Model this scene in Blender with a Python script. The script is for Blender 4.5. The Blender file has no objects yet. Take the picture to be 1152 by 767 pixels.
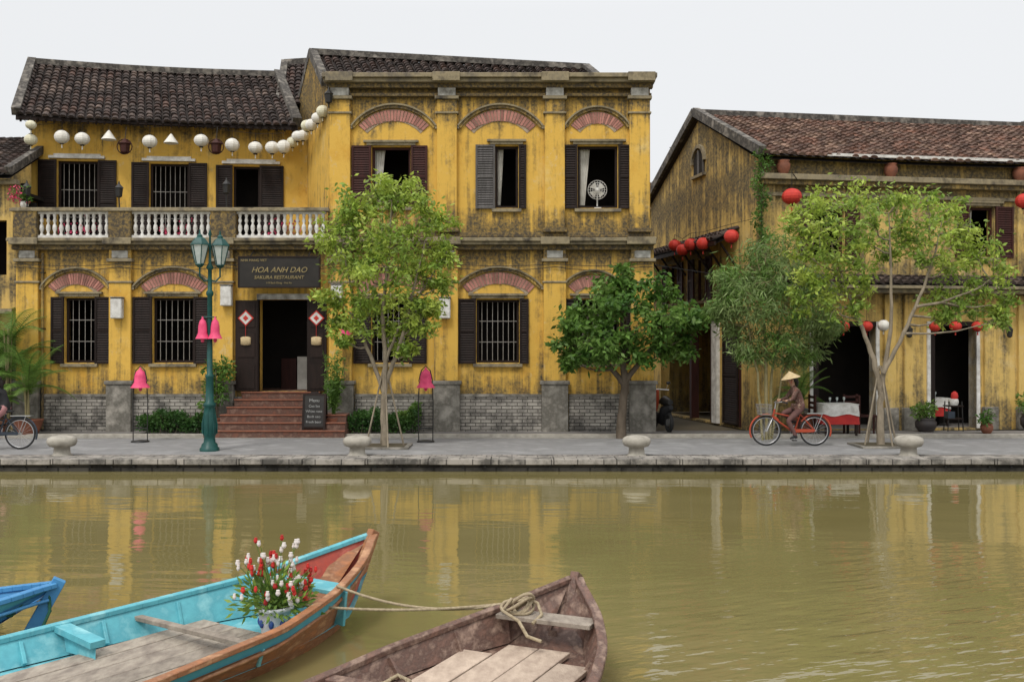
import bpy, math, random
from mathutils import Vector, Matrix
random.seed(11)
R=random.random
def U(a,b): return a+(b-a)*random.random()
scene=bpy.context.scene
F=1120.0; CH=2.16; HY=390.0
# ---- survey helpers: reference measurements -> metres at a known distance from the camera bank
def WX(px,Y): return (px-576)/F*Y
def WZ(py,Y): return CH+(HY-py)/F*Y
def fx(px): return WX(px,25.)
def fz(py): return WZ(py,25.)
def W(px,py,Y): return Vector((WX(px,Y),Y,WZ(py,Y)))
# ------------------------------------------------------------------ materials
MT={}
def newmat(name):
    m=bpy.data.materials.new(name); m.use_nodes=True
    n=m.node_tree.nodes; l=m.node_tree.links
    b=n['Principled BSDF']; MT[name]=m
    return m,n,l,b
def c4(c): return (c[0],c[1],c[2],1)
def ramp(n,stops):
    r=n.new('ShaderNodeValToRGB'); e=r.color_ramp.elements
    while len(e)>1: e.remove(e[0])
    e[0].position=stops[0][0]; e[0].color=c4(stops[0][1])
    for p,c in stops[1:]:
        x=e.new(p); x.color=c4(c)
    return r
def g(v): return (v,v,v)
def noise(n,l,scale,detail=6,stretch=(1,1,1),rough=.6,loc=(0,0,0),rot=0):
    geo=n.new('ShaderNodeNewGeometry'); mp=n.new('ShaderNodeMapping')
    mp.inputs['Scale'].default_value=stretch; mp.inputs['Location'].default_value=loc
    l.new(geo.outputs['Position'],mp.inputs['Vector']); src=mp.outputs[0]
    if rot:
        mp.inputs['Scale'].default_value=(1,1,1); mp.inputs['Rotation'].default_value=(0,0,rot)
        m2=n.new('ShaderNodeMapping'); m2.inputs['Scale'].default_value=stretch; l.new(mp.outputs[0],m2.inputs[0]); src=m2.outputs[0]
    t=n.new('ShaderNodeTexNoise'); t.inputs['Scale'].default_value=scale; t.inputs['Detail'].default_value=detail
    t.inputs['Roughness'].default_value=rough
    l.new(src,t.inputs['Vector']); return t
def mixc(n,l,fac,a,b,mode='MIX'):
    m=n.new('ShaderNodeMix'); m.data_type='RGBA'; m.blend_type=mode
    for sock,v in ((m.inputs[0],fac),(m.inputs[6],a),(m.inputs[7],b)):
        if isinstance(v,bpy.types.NodeSocket): l.new(v,sock)
        elif isinstance(v,(tuple,list)): sock.default_value=c4(v)
        else: sock.default_value=v
    return m.outputs[2]
def math_(n,l,op,a,b,clamp=False):
    m=n.new('ShaderNodeMath'); m.operation=op; m.use_clamp=clamp
    for i,v in enumerate((a,b)):
        if isinstance(v,bpy.types.NodeSocket): l.new(v,m.inputs[i])
        else: m.inputs[i].default_value=v
    return m.outputs[0]
def addbump(n,l,b,h,strength,dist=.02):
    bp=n.new('ShaderNodeBump'); bp.inputs['Strength'].default_value=strength; bp.inputs['Distance'].default_value=dist
    l.new(h,bp.inputs['Height']); l.new(bp.outputs[0],b.inputs['Normal'])
def pmat(name,c1,c2=None,scale=4,rough=.8,bump=0.,bscale=25,stretch=(1,1,1),metal=0,island=0,spec=.3,c3=None,trans=0):
    m,n,l,b=newmat(name)
    if c2 is None: c2=tuple(x*.8 for x in c1)
    t=noise(n,l,scale,5,stretch)
    st=[(.33,c1),(.67,c2)]
    if c3: st=[(.3,c1),(.5,c2),(.7,c3)]
    r=ramp(n,st); l.new(t.outputs[0],r.inputs[0]); col=r.outputs[0]
    if island:
        geo=n.new('ShaderNodeNewGeometry'); mr=n.new('ShaderNodeMapRange')
        mr.inputs[3].default_value=1-island; mr.inputs[4].default_value=1+island
        l.new(geo.outputs['Random Per Island'],mr.inputs[0])
        h=n.new('ShaderNodeHueSaturation'); l.new(col,h.inputs['Color']); l.new(mr.outputs[0],h.inputs['Value']); col=h.outputs[0]
    l.new(col,b.inputs['Base Color']); b.inputs['Roughness'].default_value=rough
    b.inputs['Metallic'].default_value=metal; b.inputs['Specular IOR Level'].default_value=spec
    if bump:
        t2=noise(n,l,bscale,3,stretch); addbump(n,l,b,t2.outputs[0],bump)
    return m
def wallmat(name,base,light,deep,grime,zst,gain=1.0,loc=(0,0,0),off=.0,brown=.38):
    m,n,l,b=newmat(name)
    t1=noise(n,l,.9,6,(1,1,1),.7,loc); r1=ramp(n,[(.3,deep),(.45,base),(.58,base),(.72,light)]); l.new(t1.outputs[0],r1.inputs[0])
    t2=noise(n,l,1.5,7,(3.2,3.2,.16),.68,loc)   # runs
    t3=noise(n,l,2.3,7,(1,1,1),.78,loc)         # blotches
    t5=noise(n,l,14,4,(1,1,1),.7,loc)
    geo=n.new('ShaderNodeNewGeometry'); sp=n.new('ShaderNodeSeparateXYZ'); l.new(geo.outputs['Position'],sp.inputs[0])
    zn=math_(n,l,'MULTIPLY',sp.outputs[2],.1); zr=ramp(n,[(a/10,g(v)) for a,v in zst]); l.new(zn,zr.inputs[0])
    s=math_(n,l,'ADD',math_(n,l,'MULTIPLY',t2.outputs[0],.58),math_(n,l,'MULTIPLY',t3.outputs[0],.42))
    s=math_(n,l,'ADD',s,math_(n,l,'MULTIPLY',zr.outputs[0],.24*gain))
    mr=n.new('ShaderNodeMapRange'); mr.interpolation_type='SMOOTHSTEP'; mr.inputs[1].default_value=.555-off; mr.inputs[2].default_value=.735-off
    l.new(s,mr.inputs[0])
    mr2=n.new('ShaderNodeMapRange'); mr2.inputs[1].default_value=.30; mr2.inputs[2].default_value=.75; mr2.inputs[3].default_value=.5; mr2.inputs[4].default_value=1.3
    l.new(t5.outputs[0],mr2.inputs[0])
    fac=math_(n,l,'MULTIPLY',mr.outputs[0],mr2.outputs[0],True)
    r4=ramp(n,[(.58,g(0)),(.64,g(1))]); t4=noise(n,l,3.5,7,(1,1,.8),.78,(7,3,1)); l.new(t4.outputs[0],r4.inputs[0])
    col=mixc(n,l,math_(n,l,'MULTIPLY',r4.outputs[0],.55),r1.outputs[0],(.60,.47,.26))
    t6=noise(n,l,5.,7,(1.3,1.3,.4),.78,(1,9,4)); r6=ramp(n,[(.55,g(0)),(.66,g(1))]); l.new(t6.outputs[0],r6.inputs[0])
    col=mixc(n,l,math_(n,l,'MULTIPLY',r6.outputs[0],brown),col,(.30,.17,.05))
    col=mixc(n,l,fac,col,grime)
    l.new(col,b.inputs['Base Color']); b.inputs['Roughness'].default_value=.9; b.inputs['Specular IOR Level'].default_value=.15
    addbump(n,l,b,t3.outputs[0],.5,.03)
Y1=(.67,.415,.085);Y2=(.70,.50,.18);Y3=(.59,.325,.055)
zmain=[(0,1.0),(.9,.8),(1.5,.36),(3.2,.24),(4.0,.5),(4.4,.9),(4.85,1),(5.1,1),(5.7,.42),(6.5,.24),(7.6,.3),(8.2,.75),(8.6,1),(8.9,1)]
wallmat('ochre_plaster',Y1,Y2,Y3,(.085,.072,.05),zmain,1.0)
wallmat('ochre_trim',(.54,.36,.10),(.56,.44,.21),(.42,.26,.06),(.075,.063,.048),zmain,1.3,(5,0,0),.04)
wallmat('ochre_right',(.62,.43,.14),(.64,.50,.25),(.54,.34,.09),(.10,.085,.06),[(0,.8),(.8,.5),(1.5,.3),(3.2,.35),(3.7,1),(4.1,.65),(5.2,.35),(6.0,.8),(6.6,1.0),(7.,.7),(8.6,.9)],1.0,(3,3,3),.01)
pmat('cornice_stone',(.055,.048,.04),(.29,.24,.15),2.5,.95,.5,18,(1,1,.8),c3=(.12,.105,.085))
pmat('grey_plinth',(.32,.30,.26),(.13,.12,.10),2.2,.9,.5,20,c3=(.38,.35,.30))
pmat('pale_capital',(.50,.49,.45),(.16,.15,.13),5,.9,.3)
pmat('pink_voussoir',(.46,.20,.16),(.30,.15,.12),6,.85,.4,30,island=.3)
pmat('mortar',(.42,.33,.24),(.24,.18,.12),5,.9)
pmat('tile_dark',(.085,.048,.036),(.045,.034,.03),1.3,.85,.5,40,island=.5,c3=(.14,.10,.08))
pmat('tile_base',(.025,.02,.018),(.04,.032,.028),4,.95)
pmat('tile_red',(.20,.10,.065),(.10,.06,.045),1.5,.85,.5,40,island=.45,c3=(.26,.17,.12))
pmat('verge_plaster',(.20,.18,.15),(.05,.045,.04),3,.9,.4,15,c3=(.30,.27,.23))
pmat('wood_dark',(.024,.014,.011),(.014,.009,.007),5,.6,.25,30,(3,3,.4),island=.2,spec=.2)
pmat('wood_redbrown',(.06,.019,.015),(.036,.014,.011),5,.6,.25,30,(3,3,.4),island=.15,spec=.2)
pmat('wood_grey',(.12,.11,.105),(.07,.065,.06),5,.7,.25,30,(3,3,.4),island=.2)
pmat('interior_shade',(.022,.018,.014),(.014,.011,.01),2,.9)  # near-black colour paints in the shade of the dim rooms behind openings
pmat('iron_light',(.30,.28,.25),(.2,.18,.16),8,.6)
pmat('iron_black',(.02,.02,.02),(.03,.028,.025),8,.45)
pmat('white_paint',(.74,.73,.69),(.46,.44,.40),6,.7,.2)
pmat('curtain',(.62,.60,.54),(.45,.43,.38),4,.9)
pmat('step_brick',(.20,.085,.055),(.11,.06,.045),7,.85,.3,30,c3=(.25,.15,.11))
pmat('lantern_white',(.78,.76,.70),(.66,.63,.56),9,.8)
pmat('lantern_cream',(.72,.69,.52),(.6,.57,.42),9,.8)
pmat('lantern_red',(.56,.045,.03),(.42,.03,.02),9,.6)
pmat('pink_fabric',(.78,.09,.20),(.60,.05,.14),9,.6)
pmat('gold_paint',(.36,.28,.13),(.24,.19,.09),9,.6)
pmat('chalk',(.42,.42,.40),(.2,.2,.19),30,.9)
pmat('sign_black',(.018,.016,.014),(.03,.026,.022),3,.45)
pmat('lamp_green',(.014,.085,.075),(.01,.055,.05),6,.4,.1,40)
pmat('frosted_glass',(.55,.60,.58),(.42,.48,.46),8,.25)
pmat('terracotta',(.27,.10,.055),(.17,.07,.045),6,.85,.2)
pmat('glazed_dark',(.04,.035,.035),(.06,.05,.045),6,.35)
pmat('bark_pale',(.30,.25,.18),(.17,.14,.10),9,.9,.5,40,(1,1,.4))
pmat('bark_brown',(.14,.11,.08),(.09,.07,.05),9,.9,.5,40,(1,1,.4))
pmat('bamboo_pole',(.30,.25,.13),(.2,.18,.08),9,.6)
def leafmat(name,a,b_,isl=.35):
    m,n,l,b=newmat(name)
    t=noise(n,l,1.6,3); r=ramp(n,[(.35,a),(.65,b_)]); l.new(t.outputs[0],r.inputs[0])
    geo=n.new('ShaderNodeNewGeometry'); mr=n.new('ShaderNodeMapRange'); mr.inputs[3].default_value=1-isl; mr.inputs[4].default_value=1+isl
    l.new(geo.outputs['Random Per Island'],mr.inputs[0]); h=n.new('ShaderNodeHueSaturation'); l.new(r.outputs[0],h.inputs['Color']); l.new(mr.outputs[0],h.inputs['Value'])
    b.inputs['Roughness'].default_value=.5; b.inputs['Specular IOR Level'].default_value=.35
    l.new(h.outputs[0],b.inputs['Base Color'])
    tr=n.new('ShaderNodeBsdfTranslucent'); l.new(h.outputs[0],tr.inputs[0])
    mx=n.new('ShaderNodeMixShader'); mx.inputs[0].default_value=.40
    l.new(b.outputs[0],mx.inputs[1]); l.new(tr.outputs[0],mx.inputs[2]); l.new(mx.outputs[0],n['Material Output'].inputs[0])
leafmat('leaf_lime',(.29,.41,.055),(.46,.54,.11),.35)
leafmat('leaf_fresh',(.19,.30,.045),(.29,.40,.08),.35)
leafmat('leaf_dark',(.06,.15,.025),(.13,.235,.04),.4)
leafmat('leaf_mid',(.10,.20,.035),(.17,.28,.06))
leafmat('leaf_bamboo',(.16,.25,.07),(.28,.36,.14))
leafmat('leaf_hedge',(.03,.09,.02),(.07,.15,.03))
pmat('asphalt',(.26,.257,.255),(.20,.198,.195),1.2,.85,.3,60,c3=(.30,.297,.293))
pmat('sidewalk',(.21,.195,.18),(.14,.13,.12),2,.85,.3,50)
pmat('soil',(.10,.08,.05),(.06,.05,.03),.5,.95,.4,8)
pmat('concrete_pale',(.42,.39,.33),(.26,.24,.20),5,.85,.4,40)
def brickmat(name,c1,c2,mo,bw,bh,ms=.02,axis='XZ'):
    m,n,l,b=newmat(name)
    geo=n.new('ShaderNodeNewGeometry'); sp=n.new('ShaderNodeSeparateXYZ'); cb=n.new('ShaderNodeCombineXYZ')
    l.new(geo.outputs['Position'],sp.inputs[0]); l.new(sp.outputs[0],cb.inputs[0]); l.new(sp.outputs[2 if axis=='XZ' else 1],cb.inputs[1])
    t=n.new('ShaderNodeTexBrick'); t.inputs['Scale'].default_value=1; t.inputs['Brick Width'].default_value=bw; t.inputs['Row Height'].default_value=bh
    t.inputs['Mortar Size'].default_value=ms; t.inputs['Color1'].default_value=c4(c1); t.inputs['Color2'].default_value=c4(c2); t.inputs['Mortar'].default_value=c4(mo)
    l.new(cb.outputs[0],t.inputs['Vector'])
    nn=noise(n,l,2.5,6,(1,1,1),.7); r=ramp(n,[(.38,g(.3)),(.58,g(1.1))]); l.new(nn.outputs[0],r.inputs[0])
    col=mixc(n,l,1.0,t.outputs[0],r.outputs[0],'MULTIPLY')
    l.new(col,b.inputs['Base Color']); b.inputs['Roughness'].default_value=.9
    addbump(n,l,b,t.outputs['Fac'],-.4,.01)
brickmat('grey_brick',(.40,.37,.32),(.26,.24,.21),(.10,.09,.075),.26,.085,.012)
brickmat('quay_coping',(.34,.31,.27),(.27,.25,.22),(.09,.08,.07),.5,.2,.012,'XY')
brickmat('quay_face',(.14,.125,.10),(.10,.09,.075),(.04,.035,.03),.6,.14,.02)
brickmat('paving_band',(.30,.27,.24),(.22,.20,.18),(.10,.09,.08),.2,.2,.012,'XY')
pmat('boat_cyan',(.13,.46,.52),(.10,.36,.42),5,.55,.2,20,c3=(.26,.55,.58))
pmat('boat_cyan_out',(.07,.30,.40),(.09,.38,.46),5,.55)
pmat('boat_red',(.50,.09,.06),(.36,.08,.06),7,.6,.2,20,c3=(.55,.17,.12))
pmat('boat_orange',(.42,.17,.07),(.26,.12,.06),6,.55,.2,25,(1,1,3),c3=(.50,.28,.15))
pmat('boat_blue',(.05,.20,.42),(.07,.26,.48),5,.5,.2,20)
pmat('plank_grey',(.36,.31,.25),(.20,.165,.135),5,.8,.5,30,(2.5,1.2,1),island=.18)
pmat('plank_pale',(.50,.40,.31),(.34,.26,.20),5,.75,.5,30,(2.5,1.2,1),island=.15)
pmat('boat_brown',(.20,.11,.08),(.11,.065,.05),6,.5,.4,22,(2,1,2),c3=(.32,.22,.165))
pmat('rope_fibre',(.40,.33,.22),(.24,.19,.12),40,.95)
pmat('rope_green',(.03,.12,.08),(.02,.08,.05),40,.95)
pmat('pot_white',(.70,.70,.70),(.60,.62,.66),8,.25)
pmat('pot_blue',(.05,.10,.35),(.04,.08,.25),8,.25)
pmat('flower_red',(.60,.04,.03),(.45,.03,.03),20,.5,island=.3)
pmat('flower_white',(.80,.76,.72),(.72,.62,.58),20,.5)
pmat('skin',(.42,.24,.15),(.36,.20,.13),8,.6)
pmat('hair_black',(.015,.012,.01),(.02,.016,.014),8,.5)
pmat('straw_hat',(.58,.45,.26),(.46,.35,.19),20,.8,island=.05)
pmat('shirt_floral',(.22,.10,.07),(.07,.035,.03),26,.85,c3=(.40,.28,.20))
pmat('trousers_brown',(.14,.07,.06),(.10,.05,.045),8,.85)
pmat('cloth_black',(.02,.02,.022),(.03,.03,.032),8,.85)
pmat('cloth_pink',(.45,.22,.22),(.36,.18,.18),8,.85)
pmat('bike_red',(.42,.07,.03),(.36,.06,.03),8,.35)
pmat('bike_blue',(.04,.05,.07),(.03,.04,.05),8,.35)
pmat('chrome',(.55,.55,.55),(.5,.5,.5),8,.3,metal=.8)
pmat('rubber',(.02,.02,.02),(.03,.03,.03),8,.7)
pmat('cloth_red',(.50,.04,.03),(.40,.03,.03),6,.85)
pmat('wire_black',(.02,.02,.02),(.02,.02,.02),6,.7)
# water
def water():
    m,n,l,b=newmat('river_water')
    t=noise(n,l,.18,3); r=ramp(n,[(.35,(.165,.138,.052)),(.65,(.20,.168,.070))]); l.new(t.outputs[0],r.inputs[0])
    l.new(r.outputs[0],b.inputs['Base Color']); b.inputs['Roughness'].default_value=.03; b.inputs['IOR'].default_value=1.45
    b.inputs['Specular IOR Level'].default_value=.5
    a=noise(n,l,.9,2,(.45,1.5,1),.5); c=noise(n,l,3.2,3,(.45,1.5,1),.5,(4,2,0),.12); d=noise(n,l,.22,2,(.7,1.6,1))
    e=noise(n,l,4.6,2,(.45,1.7,1),.5,(2,2,0),-.45); e2=noise(n,l,2.1,2,(.45,1.7,1),.5,(7,2,0),-.3)
    geo=n.new('ShaderNodeNewGeometry'); sp=n.new('ShaderNodeSeparateXYZ'); l.new(geo.outputs['Position'],sp.inputs[0])
    mp=n.new('ShaderNodeMapping'); mp.inputs['Location'].default_value=(-4.2,-6.2,0); l.new(geo.outputs['Position'],mp.inputs[0])
    ln=n.new('ShaderNodeVectorMath'); ln.operation='LENGTH'; l.new(mp.outputs[0],ln.inputs[0])
    mr=n.new('ShaderNodeMapRange'); mr.interpolation_type='SMOOTHSTEP'; mr.inputs[1].default_value=.5; mr.inputs[2].default_value=7.5; mr.inputs[3].default_value=1; mr.inputs[4].default_value=.0
    l.new(ln.outputs['Value'],mr.inputs[0])
    dm=n.new('ShaderNodeMapRange'); dm.inputs[1].default_value=.38; dm.inputs[2].default_value=.62; dm.inputs[3].default_value=.4; dm.inputs[4].default_value=1.3
    l.new(d.outputs[0],dm.inputs[0])
    yy=n.new('ShaderNodeMapRange'); yy.inputs[1].default_value=7; yy.inputs[2].default_value=18; yy.inputs[3].default_value=1.1; yy.inputs[4].default_value=.45; l.new(sp.outputs[1],yy.inputs[0])
    h=math_(n,l,'ADD',math_(n,l,'MULTIPLY',a.outputs[0],.55),math_(n,l,'MULTIPLY',c.outputs[0],.22))
    h=math_(n,l,'MULTIPLY',h,dm.outputs[0]); h=math_(n,l,'MULTIPLY',h,yy.outputs[0])
    k=math_(n,l,'ADD',math_(n,l,'MULTIPLY',e.outputs[0],.48),math_(n,l,'MULTIPLY',e2.outputs[0],.75))
    h=math_(n,l,'ADD',h,math_(n,l,'MULTIPLY',k,mr.outputs[0]))
    addbump(n,l,b,h,.55,.05)
water()
# ------------------------------------------------------------------ mesh builder
class MB:
    def __init__(s): s.v=[];s.f=[];s.m=[];s.s=[];s.T=Matrix.Identity(4)
    def add(s,vs,fs,m,smooth=False):
        o=len(s.v); s.v+=[s.T@Vector(p) for p in vs]
        for f in fs: s.f.append([o+i for i in f]); s.m.append(m); s.s.append(smooth)
    def box(s,x0,x1,y0,y1,z0,z1,m):
        s.add([(x0,y0,z0),(x1,y0,z0),(x1,y1,z0),(x0,y1,z0),(x0,y0,z1),(x1,y0,z1),(x1,y1,z1),(x0,y1,z1)],
              [(0,3,2,1),(4,5,6,7),(0,1,5,4),(1,2,6,5),(2,3,7,6),(3,0,4,7)],m)
    def beam(s,p0,p1,w,h,m,up=(0,0,1)):
        p0=Vector(p0);p1=Vector(p1);d=(p1-p0).normalized();u=Vector(up);a=d.cross(u).normalized();u=a.cross(d).normalized()
        vs=[]
        for p in (p0,p1):
            for i,j in ((-1,-1),(1,-1),(1,1),(-1,1)): vs.append(p+a*w/2*i+u*h/2*j)
        s.add(vs,[(0,1,2,3),(7,6,5,4),(0,4,5,1),(1,5,6,2),(2,6,7,3),(3,7,4,0)],m)
    def tube(s,pts,rad,m,n=8,closed=False,caps=True):
        pts=[Vector(p) for p in pts]; k=len(pts)
        if not isinstance(rad,(list,tuple)): rad=[rad]*k
        vs=[];prev=None
        for i,p in enumerate(pts):
            if closed: t=pts[(i+1)%k]-pts[i-1]
            else: t=pts[min(i+1,k-1)]-pts[max(i-1,0)]
            t.normalize()
            if prev is None:
                a=t.orthogonal().normalized()
            else:
                a=prev-t*prev.dot(t)
                a=a.normalized() if a.length>1e-5 else t.orthogonal().normalized()
            prev=a; b=t.cross(a)
            for j in range(n):
                q=2*math.pi*j/n; vs.append(p+(a*math.cos(q)+b*math.sin(q))*rad[i])
        fs=[]
        for i in range(k if closed else k-1):
            i2=(i+1)%k
            for j in range(n):
                fs.append((i*n+j,i*n+(j+1)%n,i2*n+(j+1)%n,i2*n+j))
        s.add(vs,fs,m,True)
        if caps and not closed: s.add(vs[:n],[tuple(range(n))[::-1]],m); s.add(vs[-n:],[tuple(range(n))],m)
    def ring(s,c,Rr,r,m,n=30,k=6,axis='y'):
        c=Vector(c); pts=[]
        for i in range(n):
            a=2*math.pi*i/n
            pts.append(c+(Vector((math.cos(a),0,math.sin(a))) if axis=='y' else Vector((0,math.cos(a),math.sin(a))) if axis=='x' else Vector((math.cos(a),math.sin(a),0)))*Rr)
        s.tube(pts,r,m,k,True)
    def lathe(s,c,prof,m,n=16,smooth=True,sx=1,sy=1):
        vs=[];fs=[]
        for r,z in prof:
            for j in range(n):
                a=2*math.pi*j/n; vs.append((c[0]+r*math.cos(a)*sx,c[1]+r*math.sin(a)*sy,c[2]+z))
        for i in range(len(prof)-1):
            for j in range(n): fs.append((i*n+j,i*n+(j+1)%n,(i+1)*n+(j+1)%n,(i+1)*n+j))
        s.add(vs,fs,m,smooth)
        s.add(vs[:n],[tuple(range(n))[::-1]],m); s.add(vs[-n:],[tuple(range(n))],m)
    def ball(s,c,rx,ry,rz,m,n=12,k=8):
        s.lathe(c,[(max(.001,math.sin(math.pi*i/k)),-math.cos(math.pi*i/k)*rz) for i in range(k+1)],m,n,True,rx,ry)
    def prism(s,pts,y0,y1,m):
        k=len(pts); vs=[(x,y0,z) for x,z in pts]+[(x,y1,z) for x,z in pts]
        s.add(vs,[tuple(range(k)),tuple(range(k,2*k))[::-1]]+[(i,i+k,(i+1)%k+k,(i+1)%k) for i in range(k)],m)
    def wall(s,x0,x1,z0,z1,y,t,holes,m,m2=None):
        xs=sorted({x0,x1}|{h[0] for h in holes}|{h[1] for h in holes}); zs=sorted({z0,z1}|{h[2] for h in holes}|{h[3] for h in holes})
        for a,b in zip(xs,xs[1:]):
            for c,d in zip(zs,zs[1:]):
                mx=(a+b)/2;mz=(c+d)/2
                if any(h[0]<mx<h[1] and h[2]<mz<h[3] for h in holes): continue
                s.add([(a,y,c),(b,y,c),(b,y,d),(a,y,d)],[(0,1,2,3)],m)
                s.add([(a,y+t,c),(b,y+t,c),(b,y+t,d),(a,y+t,d)],[(3,2,1,0)],'interior_shade')
        for h in holes:
            a,b,c,d=h
            for q in (((a,c),(a,d)),((b,d),(b,c)),((a,d),(b,d)),((b,c),(a,c))):
                s.add([(q[0][0],y,q[0][1]),(q[1][0],y,q[1][1]),(q[1][0],y+t,q[1][1]),(q[0][0],y+t,q[0][1])],[(0,1,2,3)],m2 or m)
    def shutter(s,x0,x1,y,z0,z1,m):
        f=.05; s.box(x0,x0+f,y-.045,y,z0,z1,m); s.box(x1-f,x1,y-.045,y,z0,z1,m)
        zm=(z0+z1)/2
        for a in (z0,zm-f/2,z1-f): s.box(x0+f,x1-f,y-.042,y-.003,a,a+f,m)
        z=z0+f
        s.box(x0+f,x1-f,y-.012,y-.004,z0+f,z1-f,m)
        while z<z1-f-.03:
            s.add([(x0+f,y-.036,z),(x1-f,y-.036,z),(x1-f,y-.014,z+.045),(x0+f,y-.014,z+.045)],[(0,1,2,3)],m); z+=.06
    def window(s,x0,x1,z0,z1,y,sl,sr,m='wood_dark',bars=True,hood=True,trim='cornice_stone',ty=.1,curt=False,sill=True):
        f=.06
        s.box(x0,x0+f,y+ty,y+ty+.06,z0,z1,m); s.box(x1-f,x1,y+ty,y+ty+.06,z0,z1,m)
        s.box(x0+f,x1-f,y+ty+.002,y+ty+.06,z1-f,z1,m); s.box(x0+f,x1-f,y+ty+.002,y+ty+.06,z0,z0+f,m)
        if bars:
            k=max(3,int((x1-x0)/.13))
            for i in range(1,k):
                x=x0+(x1-x0)*i/k; s.tube([(x,y+ty+.03,z0),(x,y+ty+.03,z1)],.010,'iron_light',5)
            for q in (.33,.66): s.box(x0+f,x1-f,y+ty+.02,y+ty+.034,z0+(z1-z0)*q-.008,z0+(z1-z0)*q+.008,'iron_light')
        if curt:
            k=14
            vs=[];
            for i in range(k+1):
                xx=x0+f+(x1-x0)*.26*i/k; vs+= [(xx,y+.24+.02*math.sin(i*1.7),z1-.05),(xx-.13*i/k*(x1-x0),y+.24+.03*math.sin(i*1.7),z0+.1)]
            s.add(vs,[(2*i,2*i+2,2*i+3,2*i+1) for i in range(k)],'curtain',True)
        if sl: s.shutter(x0-sl,x0-.01,y-.02,z0-.02,z1+.02,m)
        if sr: s.shutter(x1+.01,x1+sr,y-.02,z0-.02,z1+.02,m)
        if hood:
            s.box(x0-.12,x1+.12,y-.07,y,z1+.03,z1+.10,trim); s.box(x0-.2,x1+.2,y-.11,y,z1+.10,z1+.15,trim)
        if sill: s.box(x0-.08,x1+.08,y-.09,y+.08,z0-.10,z0-.022,trim)
    def arch(s,xc,w,zs,rise,y,thick=.27,mold=True):
        Rr=(w*w/4+rise*rise)/(2*rise); zc=zs+rise-Rr; a=math.asin(w/2/Rr); n=22
        s.add([(xc+(Rr-q)*math.sin(t),y-.012,zc+(Rr-q)*math.cos(t)) for t in [-a+2*a*i/20 for i in range(21)] for q in (0,thick)],[(2*i,2*i+1,2*i+3,2*i+2) for i in range(20)],'mortar')
        for i in range(n):
            t0=-a+2*a*(i+.12)/n; t1=-a+2*a*(i+.88)/n
            ths=thick*(.62+.38*math.cos((t0+t1)/2/a*1.35))*U(.93,1.03)
            pts=[(xc+r*math.sin(t),zc+r*math.cos(t)) for r,t in ((Rr-.015,t0),(Rr-.015,t1),(Rr-ths,t1),(Rr-ths,t0))]
            s.prism(pts,y-.03,y-.004,'pink_voussoir')
        if mold:
            b=a*1.12; k=20
            for (q0,q1,d,mm) in ((.03,.10,.07,'ochre_trim'),(.10,.14,.11,'cornice_stone')):
                for i in range(k):
                    t0=-b+2*b*i/k; t1=-b+2*b*(i+1)/k
                    s.prism([(xc+r*math.sin(t),zc+r*math.cos(t)) for r,t in ((Rr+q1,t0),(Rr+q1,t1),(Rr+q0,t1),(Rr+q0,t0))],y-d,y,mm)
            for sg in (-1,1):
                x=xc+sg*(Rr+.08)*math.sin(b); z=zc+(Rr+.08)*math.cos(b); s.box(min(x,x+sg*.1),max(x,x+sg*.1),y-.09,y,z-.05,z+.03,'cornice_stone')
    def tiles(s,eL,eR,rR,rL,m,cw=.23,rh=.23,sag=0.):
        eL,eR,rR,rL=map(Vector,(eL,eR,rR,rL)); n=(eR-eL).cross(rL-eL).normalized()
        if n.z<0: n=-n
        def P(u,v):
            p=eL.lerp(eR,u).lerp(rL.lerp(rR,u),v); p.z-=sag*math.sin(math.pi*min(1,max(0,u))); return p
        nc=max(2,round((eR-eL).length/cw)); nr=max(2,round((rL-eL).length/rh)); K=5
        G=10
        s.add([P(i/G,v) for i in range(G+1) for v in (0,1)],[(2*i,2*i+2,2*i+3,2*i+1) for i in range(G)],'tile_base')
        s.add([P(i/G,v)-n*.10 for i in range(G+1) for v in (0,1)],[(2*i,2*i+1,2*i+3,2*i+2) for i in range(G)],'tile_base')
        for i in range(nc):
            for j in range(nr):
                u=(i+.5+U(-.06,.06))/nc; v0=j/nr-.01+U(-.012,.012); v1=min(1.01,(j+1.25)/nr)
                side=(P(u+.01,.5)-P(u,.5)).normalized(); r0=cw*.40; vs=[]
                for v,off,rr in ((v0,.035+U(0,.02),r0*1.05),(v1,.0,r0*.85)):
                    c=P(u,v)
                    for k in range(K+1):
                        a=math.pi*k/K; vs.append(c+side*(-math.cos(a)*rr)+n*(math.sin(a)*rr*.8+off))
                s.add(vs,[(k,k+1,K+2+k,K+1+k) for k in range(K)]+[tuple(range(K+1))],m)
    def obj(s,name,parent=None,bevel=0):
        me=bpy.data.meshes.new(name); vs=s.v
        xs=[p.x for p in vs];ys=[p.y for p in vs];zs=[p.z for p in vs]
        o=Vector(((min(xs)+max(xs))/2,(min(ys)+max(ys))/2,min(zs)))
        me.from_pydata([p-o for p in vs],[],s.f)
        names=list(dict.fromkeys(s.m)); 
        for k in names: me.materials.append(MT[k])
        ix={k:i for i,k in enumerate(names)}
        me.polygons.foreach_set('material_index',[ix[k] for k in s.m]); me.polygons.foreach_set('use_smooth',s.s); me.update()
        ob=bpy.data.objects.new(name,me); scene.collection.objects.link(ob); ob.location=o
        if parent: ob.parent=parent; ob.matrix_parent_inverse=Matrix.Translation(-parent.location)
        if bevel:
            b=ob.modifiers.new('b','BEVEL'); b.width=bevel; b.segments=1; b.limit_method='ANGLE'; b.angle_limit=math.radians(50)
        return ob
def empty(name,loc):
    e=bpy.data.objects.new(name,None); e.empty_display_size=.3; e.location=loc; scene.collection.objects.link(e); return e
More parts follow.
